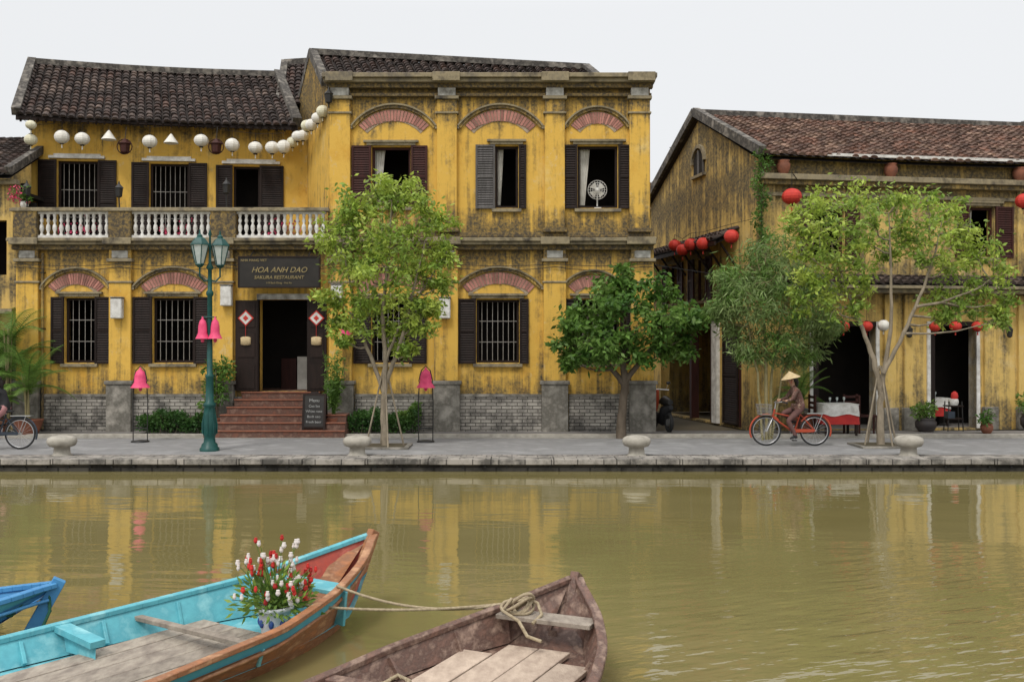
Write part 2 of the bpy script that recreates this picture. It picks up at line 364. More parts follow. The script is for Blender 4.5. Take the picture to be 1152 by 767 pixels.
def text(body,size,loc,parent,mat='gold_paint',rot=(math.pi/2,0,0),name='lettering',shear=0):
    c=bpy.data.curves.new(name,'FONT'); c.body=body; c.size=size; c.align_x='CENTER'; c.extrude=.004; c.shear=shear; c.materials.append(MT[mat])
    o=bpy.data.objects.new(name,c); o.location=loc; o.rotation_euler=rot; scene.collection.objects.link(o)
    if parent: o.parent=parent; o.matrix_parent_inverse=Matrix.Translation(-parent.location)
    return o
WZL=-.22
# ------------------------------------------------------------------ ground, water, quay
m=MB(); m.add([(-400,-400,-1.6),(400,-400,-1.6),(400,19.3,-1.6),(-400,19.3,-1.6)],[(0,1,2,3)],'soil'); m.obj('riverbed')
m=MB(); m.add([(-400,19.3,-.02),(400,19.3,-.02),(400,600,-.02),(-400,600,-.02)],[(0,1,2,3)],'soil'); m.obj('ground')
m=MB(); m.add([(-400,-400,WZL),(400,-400,WZL),(400,19.05,WZL),(-400,19.05,WZL)],[(0,1,2,3)],'river_water'); m.obj('river_water')
m=MB(); m.box(-90,90,19.95,23.9,-.3,0,'asphalt'); m.obj('road')
m=MB(); m.box(-90,90,23.9,25.2,-.3,.045,'sidewalk'); m.box(-90,90,23.78,23.9,-.3,.075,'concrete_pale'); m.obj('sidewalk',bevel=.01)
m=MB()
m.box(-90,90,19.1,19.55,-1.6,.012,'quay_face'); m.box(-90,90,19.56,19.95,-.3,.006,'paving_band')
x=-40
while x<40:
    L=1.2; m.box(x+.008,x+L-.008,18.98,19.56,-.085+U(-.004,.004),.02+U(-.004,.004),'quay_coping'); x+=L
x=-40
while x<40:
    m.tube([(x,19.11,-.14),(x,19.06,-.14)],.022,'iron_black',8); x+=.42
m.obj('quay_wall',bevel=.008)
m=MB(); m.box(-90,90,23.5,23.6,.004,.008,'concrete_pale'); m.obj('gutter_strip')
# ------------------------------------------------------------------ left restaurant house
H1=empty('yellow_restaurant_house',(-8.4,26,0)); H2=empty('yellow_colonial_house',(-.5,27,0))
def R4(a,b,c,d): return (fx(a),fx(b),fz(d),fz(c))
wL=[R4(73,107,335,408),R4(172,218,335,408)]; door=(fx(292),fx(346),1.04,fz(337))
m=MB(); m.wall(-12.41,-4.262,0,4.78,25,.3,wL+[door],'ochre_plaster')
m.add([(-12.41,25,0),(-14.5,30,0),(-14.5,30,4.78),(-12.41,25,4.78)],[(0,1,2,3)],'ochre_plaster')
m.box(-13.2,-4.3,27.2,27.4,0,4.7,'interior_shade')
m.box(-12.39,-4.3,25.01,29.9,4.62,4.76,'interior_shade'); m.box(door[0]-1,door[1]+1,25.31,27.2,.95,1.035,'step_brick')
m.add([(-14.5,30,0),(-5,30,0),(-5,30,8.2),(-14.5,30,8.2)],[(0,1,2,3)],'ochre_plaster')
m.obj('ground_floor_walls',H1)
m=MB(); m.window(*wL[0],25,fx(73)-fx(58),fx(127)-fx(107)); m.window(*wL[1],25,fx(172)-fx(150),fx(236)-fx(218)); m.obj('ground_floor_windows',H1)
m=MB(); m.arch(fx(86),fx(118)-fx(54),fz(322),.34,25,.30); m.arch(fx(196),fx(234)-fx(158),fz(322),.36,25,.30); m.obj('arches',H1)
m=MB()
for a,b in ((266,291),(347,368)):
    x0,x1=fx(a),fx(b); m.box(x0,x1,24.90,24.96,1.06,fz(338),'wood_dark')
    for q in (1.12,1.9,2.65): m.box(x0+.07,x1-.07,24.885,24.90,q,q+.6,'wood_dark')
m.box(door[0]-.05,door[0],24.93,25.05,1.04,door[3],'wood_dark'); m.box(door[1],door[1]+.05,24.93,25.05,1.04,door[3],'wood_dark'); m.box(door[0]-.05,door[1]+.05,24.9,25.05,door[3],door[3]+.14,'pale_capital')
m.box(fx(322),fx(340),26.3,26.35,1.04,1.9,'curtain')
m.box(fx(300),fx(318),26.6,26.65,1.04,1.85,'wood_redbrown')
for xc in (fx(278),fx(357)):
    z=fz(358); m.prism([(xc-.2,z),(xc,z-.2),(xc+.2,z),(xc,z+.2)],24.868,24.884,'lantern_red'); m.prism([(xc-.16,z),(xc,z-.16),(xc+.16,z),(xc,z+.16)],24.858,24.868,'white_paint')
    m.prism([(xc-.07,z),(xc,z-.07),(xc+.07,z),(xc,z+.07)],24.85,24.858,'lantern_red')
    m.lathe((xc,24.87,fz(384)-.1),[(.05,0),(.13,.02),(.13,.2),(.05,.22)],'straw_hat',12,sy=.3); m.tube([(xc,24.86,z-.2),(xc,24.86,fz(384)+.1)],.006,'lantern_red',4)
m.obj('front_door',H1)
m=MB()
for i in range(6):
    z=.173*(i+1); y0=23.62+.235*i
    xl=fx(248)+.13*i*(1 if i<3 else .9); xr=fx(398)-.02*i if i<3 else fx(366)-.05*(i-3)
    m.box(xl,xr,y0,25.0-.002*i,z-.172,z,'step_brick'); m.box(xl-.01,xr+.01,y0-.025,y0+.05,z-.03,z+.004,'terracotta')
m.obj('entrance_steps',H1,bevel=.008)
def pil(m,px,w,z0,z1,y=25.,d=.14,cap=True,mt='ochre_plaster'):
    x=fx(px); h=w/2
    m.box(x-h,x+h,y-d,y,z0,z1,mt)
def plinth(m,px,w):
    x=fx(px); m.box(x-w/2,x+w/2,24.78,25,0,fz(432),'grey_plinth'); m.box(x-w/2-.04,x+w/2+.04,24.75,25,fz(432),fz(428),'grey_plinth')
m=MB()
for px in (33,137,251): pil(m,px,.55,fz(428),4.60)
for px in (33,137,251):
    plinth(m,px,.62)
    x=fx(px); m.box(x-.32,x+.32,24.80,25,4.28,4.36,'cornice_stone'); m.box(x-.20,x+.20,24.845,25,4.37,4.56,'pale_capital')
    m.box(x-.31,x+.31,24.83,25,3.75,3.80,'cornice_stone')
m.obj('pilasters',H1,bevel=.01)
m=MB(); m.box(-12.5,-4.262,24.83,25,4.58,4.70,'ochre_trim'); m.box(-12.5,-4.262,24.74,25.0,4.70,4.78,'cornice_stone'); m.box(-12.55,-4.262,24.66,25.4,4.78,4.86,'cornice_stone')
m.add([(-12.55,25.4,4.85),(-4.5,25.4,4.85),(-5.7,27.8,4.85),(-13.6,27.6,4.85)],[(0,1,2,3)],'grey_plinth')
for px in (33,137,251,375): x=fx(px); m.box(x-.36,x+.36,24.63,24.659,4.70,4.865,'cornice_stone')
m.obj('balcony_cornice',H1,bevel=.01)
m=MB()
for a,b in ((46,124),(150,238),(264,370)): m.box(fx(a),fx(b),24.955,25,0.02,fz(446),'grey_brick')
m.box(fx(46),fx(124),24.93,25,fz(446),fz(443),'grey_plinth');m.box(fx(150),fx(238),24.93,25,fz(446),fz(443),'grey_plinth')
m.obj('brick_plinth',H1)
m=MB(); yb=24.86
for a,b in ((46,126),(151,240),(268,368)):
    x0,x1=fx(a),fx(b); n=int((x1-x0)/.155)
    m.box(x0,x1,yb-.06,yb+.06,4.87,4.94,'white_paint'); m.box(x0,x1,yb-.055,yb+.055,5.47,5.53,'white_paint')
    for i in range(n):
        x=x0+(i+.5)*(x1-x0)/n
        m.lathe((x,yb,4.94),[(.045,0),(.045,.03),(.025,.06),(.058,.16),(.05,.24),(.022,.30),(.05,.36),(.03,.44),(.045,.49),(.045,.53)],'white_paint',8)
for a,b in ((20,46),(126,151),(240,268)):
    m.box(fx(a),fx(b),yb-.12,yb+.14,4.86,5.53,'ochre_trim')
m.box(-12.5,fx(372),yb-.15,yb+.15,5.53,5.60,'cornice_stone'); m.box(-12.45,fx(371),yb-.11,yb+.11,5.60,5.625,'cornice_stone')
m.box(-12.5,-12.3,24.9,27.0,4.87,5.53,'ochre_plaster')
m.obj('balcony_balustrade',H1,bevel=.006)
ax=Vector((.9964,.085,0)); ay=Vector((-.085,.9964,0)); TU=Matrix(((ax.x,ay.x,0,-13.05),(ax.y,ay.y,0,27.0),(0,0,1,0),(0,0,0,1)))
def lx(px): t=(px-576)/F; return (27*t+13.05)/(.9964-.085*t)
def lz(px,py): return CH+(HY-py)/F*(27+.085*lx(px))
m=MB(); m.T=TU
hu=[(lx(64),lx(110),4.95,lz(90,181)),(lx(168),lx(212),4.95,lz(190,184)),(lx(262),lx(292),4.9,lz(270,187))]
wtot=7.45
m.wall(0,wtot,4.8,8.35,0,.3,hu,'ochre_plaster'); m.box(.1,wtot-.1,1.2,1.3,4.9,8.2,'interior_shade'); m.box(.05,wtot,.35,2.5,8.1,8.14,'interior_shade')
m.obj('upper_wall',H1)
m=MB(); m.T=TU
m.window(*hu[0],0,lx(64)-lx(43),lx(131)-lx(110),hood=False,sill=False); m.window(*hu[1],0,lx(168)-lx(148),lx(233)-lx(212),hood=False,sill=False)
m.window(*hu[2],0,lx(262)-lx(243),lx(319)-lx(292),bars=False,hood=False,sill=False)
for h,a,b in ((hu[0],55,118),(hu[1],160,220),(hu[2],250,315)):
    m.box(lx(a),lx(b),-.09,0,h[3]+.06,h[3]+.13,'white_paint'); m.box(lx(a)+.12,lx(b)-.12,-.05,0,h[3]+.13,h[3]+.19,'white_paint')
m.obj('upper_windows',H1)
eL=Vector((-13.15,26.35,8.30)); eR=Vector((-5.85,27.05,8.17)); rL=Vector((-14.0,29,10.38)); rR=Vector((-7.02,29.8,10.22))
m=MB(); m.tiles(eL,eR,rR,rL,'tile_dark',.225,.22,.06)
bk=Vector((-1.0,2.9,-2.2)); m.tiles(eL+bk+(rL-eL),eR+bk+(rR-eR),rR,rL,'tile_dark',.24,.3,.06)
up=Vector((0,0,.09))
G=8
for i in range(G):
    a=rL.lerp(rR,i/G); b=rL.lerp(rR,(i+1)/G); a.z-=.06*math.sin(math.pi*i/G)-.09; b.z-=.06*math.sin(math.pi*(i+1)/G)-.09
    m.beam(a,b,.24,.17,'verge_plaster')
m.beam(eL+up,rL+up*1.3,.22,.22,'verge_plaster'); m.beam(eR+up,rR+up*1.3,.24,.26,'verge_plaster')
m.beam(eL+Vector((-.02,.05,-.06)),eR+Vector((0,.05,-.06)),.05,.12,'wood_dark')
for i in range(34):
    p=eL.lerp(eR,(i+.5)/34); q=p.lerp(rL.lerp(rR,(i+.5)/34),.28); m.beam(p+Vector((0,.02,-.13)),q+Vector((0,0,-.13)),.05,.09,'wood_dark')
m.add([(-13.05,27,8.2),(-14.0,29.1,8.2),(-14.0,29.05,10.2)],[(0,1,2)],'ochre_plaster')
m.obj('tiled_roof',H1)
# ---------------------------------------------------------------- colonial house
m=MB()
w4=R4(536,584,337,408); w5=R4(650,697,337,408); w3=R4(418,460,337,408)
m.wall(-4.258,fx(735),0,4.78,25,.3,[w3,w4,w5],'ochre_plaster')
u1=R4(418,462,165,232); u2=R4(557,583,164,234); u3=R4(650,695,164,234)
X0=-4.6; X1=fx(731.5)
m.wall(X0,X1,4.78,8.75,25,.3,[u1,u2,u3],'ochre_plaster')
m.box(-4.2,X1-.1,26.6,26.7,0,8.6,'interior_shade'); m.box(-4.2,X1-.05,25.32,29.5,4.68,4.74,'interior_shade'); m.box(-4.4,X1-.05,25.32,29.5,8.5,8.56,'interior_shade')
def q(L,z): return (-4.6-.42*L,25+L,z)
m.add([q(0,4.7),q(5,4.7),q(5,8.5),q(2.2,10.15),q(0,8.9)],[(4,3,2,1,0)],'ochre_plaster')
m.add([(X1,25,0),(X1-.3,31,0),(X1-.3,31,8.6),(X1,25,8.7)],[(0,1,2,3)],'ochre_plaster')
m.add([(-6.7,30,0),(X1-.3,30,0),(X1-.3,30,8.6),(-6.7,30,8.6)],[(0,1,2,3)],'ochre_plaster')
m.add([(2.2,25.2,8.7),(X1-.05,25.2,8.7),(X1-.3,30,8.6),(2.2,30,8.6)],[(0,1,2,3)],'verge_plaster')
m.obj('walls',H2)
m=MB(); sw=.45
m.window(*w3,25,sw,sw); m.window(*w4,25,sw,.24); m.window(*w5,25,sw,sw)
m.window(*u1,25,.5,.42,m='wood_redbrown',bars=False,curt=True); m.window(*u2,25,0,.2,bars=False,curt=True); m.window(*u3,25,.47,.47,bars=False,curt=True)
m.shutter(fx(535),fx(557),24.98,u2[2]-.02,u2[3]+.02,'wood_grey')
m.obj('windows',H2)
m=MB()
for px,w in ((441,82),(561,82),(667,56)):
    m.arch(fx(px),w/44.8,fz(322),.36 if w>60 else .28,25,.30)
for px,w in ((443,80),(563,80),(672,60)): m.arch(fx(px),w/44.8,fz(141),.40 if w>60 else .34,25,.30)
m.obj('arches',H2)
m=MB()
for px in (384,503,624,722):
    pil(m,px,.56,fz(428),4.58,d=.16); plinth(m,px,.66); x=fx(px)
    m.box(x-.33,x+.33,24.78,25,4.28,4.36,'cornice_stone'); m.box(x-.20,x+.20,24.825,25,4.37,4.56,'pale_capital'); m.box(x-.31,x+.31,24.82,25,3.75,3.80,'cornice_stone')
for px,w in ((383,.52),(503,.5),(624,.5),(719,.5)):
    x=fx(px); pil(m,px,w,5.12,8.34)
    m.box(x-w/2-.05,x+w/2+.05,24.80,25,5.02,5.12,'ochre_trim'); m.box(x-w/2-.04,x+w/2+.04,24.82,25,7.98,8.03,'cornice_stone')
    m.box(x-w/2-.05,x+w/2+.05,24.79,25,8.34,8.42,'cornice_stone'); m.box(x-w/2+.03,x+w/2-.03,24.80,25,8.42,8.62,'pale_capital')
m.obj('pilasters',H2,bevel=.01)
m=MB(); xr=fx(737)
m.box(-4.258,xr-.06,24.83,25,4.58,4.70,'ochre_trim'); m.box(-4.258,xr-.03,24.74,25.0,4.70,4.78,'cornice_stone'); m.box(-4.258,xr,24.68,25.0,4.78,4.87,'cornice_stone')
m.box(X0,X1,24.9,25,4.90,5.02,'ochre_trim')
m.box(X0-.02,X1+.02,24.86,25,8.42,8.5,'ochre_trim'); m.box(X0-.04,X1+.05,24.80,25.0,8.62,8.74,'ochre_trim'); m.box(X0-.08,X1+.09,24.70,25.1,8.74,8.84,'cornice_stone'); m.box(X0-.12,X1+.13,24.62,25.2,8.84,8.95,'cornice_stone')
for px in (384,503,624,720): x=fx(px); m.box(x-.34,x+.34,24.585,24.619,8.74,8.965,'cornice_stone'); m.box(x-.36,x+.36,24.645,24.679,4.70,4.88,'cornice_stone')
m.obj('cornices',H2,bevel=.01)
m=MB()
for a,b in ((400,488),(517,609),(640,707)): m.box(fx(a),fx(b),24.955,25,0.02,fz(446),'grey_brick'); m.box(fx(a),fx(b),24.93,25,fz(446),fz(443),'grey_plinth')
m.obj('brick_plinth',H2)
m=MB()
el=Vector((-4.75,25.3,8.8)); er=Vector((2.3,25.3,8.8)); rl=Vector((-5.48,27.3,10.15)); rr=Vector((2.02,27.4,9.76))
m.tiles(el,er,rr,rl,'tile_dark',.225,.22,.03); m.tiles((-6.5,30,8.6),(2.2,30,8.6),rr,rl,'tile_dark',.24,.3,.03)
m.beam(rl+up,rr+up,.24,.16,'verge_plaster'); m.beam(el+up,rl+up,.2,.22,'verge_plaster'); m.beam(Vector((-6.6,30,8.5))+up,rl+up,.2,.22,'verge_plaster'); m.beam(er+up,rr+up,.2,.22,'verge_plaster')
m.add([er,rr,(2.2,30,8.7)],[(0,1,2)],'verge_plaster')
m.obj('tiled_roof',H2)
m=MB(); a=W(320,74,30.5); b=W(352,72,30.5)
m.tiles(a+Vector((.3,-2,-1.7)),b+Vector((.5,-2,-1.7)),b,a,'tile_dark'); m.beam(a+up,b+up,.22,.18,'verge_plaster'); m.beam(a+Vector((.3,-2,-1.6)),a+up,.2,.24,'verge_plaster'); m.box(a.x,b.x,30.5,30.7,6,a.z-.2,'ochre_plaster')
m.obj('rear_roof',H2)
m=MB(); c=Vector((fx(673),25.22,fz(212)))
for r in (.06,.12,.18,.24): m.ring(c,r,.008,'white_paint',24,4)
for i in range(20):
    a=i*math.pi/10; m.tube([c+Vector((math.cos(a)*.05,-.03,math.sin(a)*.05)),c+Vector((math.cos(a)*.24,0,math.sin(a)*.24))],.005,'white_paint',4)
m.ball(c+Vector((0,.02,0)),.06,.05,.06,'white_paint')
for i in range(4):
    a=i*math.pi/2+.3; m.add([c+Vector((0,.04,0)),c+Vector((math.cos(a)*.21,.02,math.sin(a)*.21)),c+Vector((math.cos(a+.9)*.21,.06,math.sin(a+.9)*.21))],[(0,1,2)],'lantern_white')
m.tube([c+Vector((0,.05,0)),c+Vector((0,.06,-.55))],.018,'white_paint'); m.lathe((c.x,c.y+.06,u3[2]),[(.2,0),(.2,.03),(.05,.05)],'white_paint'); m.obj('electric_fan')
for px,py in ((136,347),(258,333),(381,332),(501,347)):
    m=MB(); x=fx(px); z=fz(py); m.box(x-.14,x+.14,24.66,24.84,z-.26,z+.24,'white_paint'); m.box(x-.16,x+.16,24.64,24.86,z+.24,z+.28,'grey_plinth'); m.obj('wall_lamp',bevel=.02)
for px,py in ((137,217),(257,213),(34,216),(372,113)):
    m=MB(); x=fx(px); z=fz(py); y=24.8 if px!=372 else 24.7; m.lathe((x,y,z-.15),[(.03,0),(.08,.03),(.1,.22),(.12,.24),(.03,.34),(.01,.42)],'iron_black',6,False); 
    m.tube([(x,y,z-.15),(x,y+.03,z-.25 if px==372 else 5.62)],.02,'iron_black'); m.obj('wrought_iron_lamp')
S=empty('restaurant_sign',(fx(318),24.6,fz(306))); m=MB(); x0,x1,z0,z1=fx(273),fx(364),fz(325),fz(290)
m.box(x0,x1,24.55,24.62,z0,z1,'sign_black'); 
for a in ((x0,x1,z0,z0+.03),(x0,x1,z1-.03,z1),(x0,x0+.03,z0+.03,z1-.03),(x1-.03,x1,z0+.03,z1-.03)): m.box(a[0],a[1],24.53,24.55,a[2],a[3],'wood_dark')
m.tube([(x0+.3,24.6,z1),(x0+.3,24.98,z1+.2)],.015,'iron_black'); m.tube([(x1-.3,24.6,z1),(x1-.3,24.98,z1+.2)],.015,'iron_black'); m.box(x0+.2,x1-.2,24.62,24.85,z0+.3,z0+.36,'iron_black'); m.obj('board',S)
xc=(x0+x1)/2; text('NHA HANG VIET',.085,(xc-.62,24.54,z1-.13),S)
text('HOA ANH DAO',.19,(xc,24.54,z1-.40),S,shear=.35); text('SAKURA RESTAURANT',.12,(xc,24.54,z1-.56),S,shear=.2); text('119 Bach Dang - Hoi An',.065,(xc,24.54,z1-.68),S)
m=MB()
for z,s_ in ((4.22,.05),(4.15,.09)):
    pts=[]; pxs=[20,33,137,251,384,503,624,722,735]
    for a,b in zip(pxs,pxs[1:]):
        for k in range(6): t=k/6; pts.append((fx(a)+(fx(b)-fx(a))*t,24.80,z-s_*4*t*(1-t)*(1 if b-a>50 else .1)))
    m.tube(pts,.010,'wire_black',4)
m.tube([(fx(735),24.8,4.2),(4.9,24.9,4.0),(6.3,24.6,4.15)],.010,'wire_black',4)
m.obj('service_cable')
for px,za,zb in ((47,.1,4.6),(488,.1,4.6),(708,.1,8.4)):
    m=MB(); x=fx(px)+.05; m.tube([(x,24.93,za),(x,24.93,min(4.5,zb))],.035,'ochre_trim',8)
    for z in (1.2,2.6,4.0): m.box(x-.05,x+.05,24.885,25,z,z+.03,'iron_black')
    m.obj('downpipe')
# ---------------------------------------------------------------- left neighbour
N=empty('neighbouring_shophouse',(-16,26,0)); m=MB()
m.wall(-20,-12.6,0,6.4,25.5,.3,[(-14.6,-13.0,0,2.5),(-13.9,-12.95,4,5.4),(-18,-16.5,0,2.5)],'ochre_right'); m.box(-20,-12.7,26.5,26.6,0,6,'interior_shade'); m.box(-20,-12.7,25.8,30,6.1,6.2,'interior_shade')
m.shutter(-13.0,-12.62,25.47,.3,2.5,'wood_dark'); m.shutter(-13.9,-13.4,25.47,4,5.4,'wood_dark'); m.box(-20,-12.62,25.1,25.5,3.0,3.12,'cornice_stone'); m.box(-20,-12.62,25.3,25.5,6.3,6.42,'cornice_stone')
m.tiles((-20,25.1,6.5),(-12.7,25.1,6.5),(-12.9,28.5,8.1),(-20,28.5,8.1),'tile_dark'); m.box(-20,-12.9,29.4,29.6,0,7.9,'ochre_right'); m.beam((-12.72,25.1,6.6),(-12.9,28.5,8.2),.18,.2,'verge_plaster'); m.obj('shophouse_body',N)
# ---------------------------------------------------------------- right house
H3=empty('yellow_gabled_house',(11,28,0)); C=Vector((6.23,25,0))
TR=Matrix(((.988,-.2,0,C.x),(.156,.98,0,C.y),(0,0,1,0),(0,0,0,1))); TS=Matrix(((-.2,.988,0,C.x),(.98,.156,0,C.y),(0,0,1,0),(0,0,0,1)))
def fu(px): t=(px-576)/F; return (25*t-6.23)/(.988-.156*t)
def rz(px,py): return CH+(HY-py)/F*(25+.156*fu(px))
m=MB(); m.T=TR; UE=10.2
d1=(fu(914),fu(985),0.05,rz(950,366)); d2=(fu(1046),fu(1098),0.05,rz(1070,366)); win=(fu(1090),fu(1119),rz(1100,289),rz(1100,233)); win2=(fu(915),fu(950),rz(930,289),rz(930,235)); d3=(8.4,9.6,.05,2.7)
m.wall(0,UE,0,7.0,0,.3,[d1,d2,d3,win,win2],'ochre_right'); m.box(.3,UE,1.6,1.7,0,6.8,'interior_shade'); m.box(.3,UE,.32,7.8,3.55,3.65,'interior_shade'); m.box(.05,UE,.32,7.8,6.85,6.9,'interior_shade'); m.box(.3,UE,.32,1.6,.0,.05,'sidewalk')
m.box(UE,UE+.2,0,8.1,0,7.0,'ochre_right'); m.box(0,UE,8.0,8.15,0,6.9,'ochre_right')
m.add([(UE+.2,0,7.),(UE+.2,4,8.7),(UE+.2,8.1,6.9)],[(0,1,2)],'ochre_right')
m.obj('front_wall',H3)
m=MB(); m.T=TS
s1=(1.1,2.35,.05,2.75); s2=(3.1,7.2,.05,2.9); s3=(3.4,4.3,3.5,4.7); s4=(5.6,6.5,3.5,4.7); ga=(3.55,4.35,7.15,7.85)
m.wall(0,8.1,0,6.85,0,.3,[s1,s2,s3,s4],'ochre_right')
m.add([(0,0,6.85),(4,0,8.75),(8.1,0,6.85)],[(0,1,2)],'ochre_right')
m.prism([(ga[0],ga[2]),(ga[1],ga[2]),(ga[1],ga[3]-.25),(ga[1]-.15,ga[3]-.05),((ga[0]+ga[1])/2,ga[3]),(ga[0]+.15,ga[3]-.05),(ga[0],ga[3]-.25)],-.02,.0,'interior_shade')
for i in range(7):
    a0=math.pi*i/7; a1=math.pi*(i+1)/7; cx=(ga[0]+ga[1])/2; cz=ga[3]-.35
    m.prism([(cx+r*math.cos(t),cz+r*math.sin(t)) for r,t in ((.52,a0),(.52,a1),(.42,a1),(.42,a0))],-.08,0,'cornice_stone')
m.box(ga[0],ga[0]+.05,-.06,-.02,ga[2],ga[3]-.3,'wood_grey'); m.box((ga[0]+ga[1])/2-.03,(ga[0]+ga[1])/2+.03,-.06,-.02,ga[2],ga[3],'wood_grey'); m.box(ga[0]-.1,ga[1]+.1,-.08,0,ga[2]-.08,ga[2],'cornice_stone')
m.obj('side_wall',H3)
m=MB(); m.T=TS; m.window(*s3,0,.42,.42,bars=False,m='wood_redbrown'); m.window(*s4,0,.42,.42,bars=False,m='wood_redbrown')
m.box(2.5,2.85,-.1,.0,.05,3.0,'white_paint'); m.box(1.1,1.2,-.03,.2,.05,2.75,'wood_redbrown'); m.shutter(1.25,2.2,-.02,.1,2.7,'wood_dark'); m.box(3.0,3.1,-.03,.2,.05,2.9,'wood_redbrown'); m.box(4.5,4.65,-.03,.2,.05,2.9,'wood_redbrown')
m.obj('side_openings',H3)
m=MB(); m.T=TS
m.tiles((1.2,-.7,4.95),(8.0,-.7,4.95),(8.0,0.0,5.3),(1.2,0.,5.3),'tile_dark',.24,.24)
m.box(1.2,8.0,-.70,-.65,4.82,4.93,'wood_dark')
for i in range(8): v=1.4+i*.9; m.beam((v,-.66,4.88),(v,0,5.2),.06,.08,'wood_dark'); m.beam((v,-.45,4.9),(v,-.02,4.3),.05,.05,'wood_dark')
m.box(0,8.1,-.05,0,3.1,3.2,'cornice_stone'); m.box(0,.45,-.06,0,0,6.7,'ochre_right')
m.obj('side_awning',H3)
m=MB(); m.T=TR
m.box(-.12,UE+.2,-.34,0,rz(1000,207),rz(1000,201),'cornice_stone'); m.box(-.06,UE+.2,-.22,0,rz(1000,212),rz(1000,207),'ochre_right'); m.box(-.03,UE+.2,-.1,0,rz(1000,224),rz(1000,220),'cornice_stone')
m.box(-.1,UE+.2,-.62,0,3.62,3.70,'cornice_stone'); m.box(-.05,UE+.2,-.5,0,3.52,3.62,'cornice_stone')
m.tiles((-.1,-.62,3.71),(UE+.2,-.62,3.71),(UE+.2,0,3.95),(-.1,0,3.95),'tile_dark',.24,.24)
for px in (862,900,1000,1022,1112,1150):
    u=fu(px); m.box(u-.16,u+.16,-.09,0,0.05,3.5,'ochre_right'); m.box(u-.2,u+.2,-.13,0,0,.6,'grey_plinth')
for px in (864,1030,1150): u=fu(px); m.box(u-.17,u+.17,-.08,0,3.96,6.3,'ochre_right')
m.obj('cornices_and_pilasters',H3,bevel=.01)
m=MB(); m.T=TR
m.window(*win,0,fu(1090)-fu(1074),fu(1139)-fu(1119),m='wood_redbrown',bars=False,curt=True); m.window(*win2,0,.4,.4,m='wood_redbrown',bars=False)
for d in (d1,d2,d3):
    m.box(d[0]-.09,d[0],-.04,.3,.05,d[3]+.1,'white_paint'); m.box(d[1],d[1]+.09,-.04,.3,.05,d[3]+.1,'white_paint'); m.box(d[0],d[1],-.038,.1,d[3]-.02,d[3]+.1,'wood_dark')
    for k in range(3):
        xx=d[0]+.02+k*.09; m.box(xx,xx+.06,.05+.06*k,.5+.05*k,.08,d[3]-.05,'wood_dark')
m.obj('doors_and_windows',H3)
m=MB(); m.T=TR
eL=(-.12,-.32,6.93); eR=(UE+.3,-.32,6.93); rR=(UE+.3,4,8.87); rL=(-.12,4,8.87)
m.tiles(eL,eR,rR,rL,'tile_red',.235,.23,.05); m.tiles((-.12,8.3,6.9),(UE+.3,8.3,6.9),rR,rL,'tile_red',.24,.3,.05)
m.beam((-.12,4,8.95),(UE+.3,4,8.93),.24,.18,'verge_plaster')
for u in (-.1,UE+.28): m.beam((u,-.34,7.02),(u,4,8.98),.2,.24,'verge_plaster'); m.beam((u,8.3,6.95),(u,4,8.98),.2,.24,'verge_plaster')
m.box(1.6,UE+.3,-.40,-.33,6.93,7.0,'white_paint')
m.obj('tiled_roof',H3)
def leaf(m,p,d,L,w,mt,fold=0):
    d=d.normalized(); s_=d.cross(Vector((R()-.5,R()-.5,R()-.5))).normalized()*w/2
    mid=p+d*L*.45; m.add([p,mid+s_,p+d*L,mid-s_],[(0,1,2,3)],mt)
def leafcloud(m,c,r,n,L,mt,asp=.42,shell=.5):
    for i in range(n):
        d=Vector((random.gauss(0,1),random.gauss(0,1),random.gauss(0,1))).normalized()
        q=U(0,1)**shell
        p=c+Vector((d.x*r[0],d.y*r[1],d.z*r[2]))*q
        dd=(d*.8+Vector((U(-1,1),U(-1,1),U(-.9,.4)))); s_=U(.65,1.25)
        leaf(m,p,dd,L*s_,L*asp*s_,mt)
def pot(c,r,h,mt='terracotta',name='terracotta_pot',plant=None,pr=.3,n=250):
    m=MB(); m.lathe(c,[(r*.6,0),(r*.95,h*.35),(r,h*.7),(r*.8,h*.88),(r*.95,h),(r*.8,h),(r*.75,h*.85)],mt,16)
    if plant:
        for i in range(10):
            a=U(0,6.28); q=U(.2,.9)*pr; m.tube([(c[0],c[1],c[2]+h*.8),(c[0]+q*.5*math.cos(a),c[1]+q*.5*math.sin(a),c[2]+h+pr*.7),(c[0]+q*math.cos(a),c[1]+q*math.sin(a),c[2]+h+pr*1.3)],[.012,.008,.004],'bark_brown',4)
        for k in range(5): leafcloud(m,Vector((c[0]+U(-.5,.5)*pr,c[1]+U(-.4,.4)*pr,c[2]+h+pr*U(.3,1.2))),(pr*.6,pr*.6,pr*.55),n//5,.11,plant)
    return m.obj(name)
for px in (878,998,1142):
    u=fu(px); p=TR@Vector((u,-.18,rz(1000,201)+.01)); pot(p,.17,.34)
for px in (1018,1130):
    m=MB(); p=TR@Vector((fu(px),-.2,rz(px,380))); m.lathe(p,[(.02,0),(.07,.03),(.09,.2),(.1,.22),(.02,.3)],'iron_black',6,False); m.tube([p+Vector((0,0,.3)),p+Vector((.03,.25,.36))],.012,'iron_black'); m.obj('wall_lantern')
m=MB(); m.box(4.5,9.5,40,48,0,7.6,'ochre_right'); m.tiles((4.3,39.7,7.6),(9.6,39.7,7.6),(9.6,44,9.4),(4.3,44,9.4),'tile_red'); m.obj('background_house')
m=MB(); p=W(764,175,42); m.tube([(p.x,42,7),(p.x,42,p.z+.5)],.03,'iron_black'); 
for k in range(4): m.tube([(p.x-.4,42,p.z-.2+k*.18),(p.x+.4,42,p.z-.2+k*.18)],.015,'iron_black')
m.obj('roof_antenna')
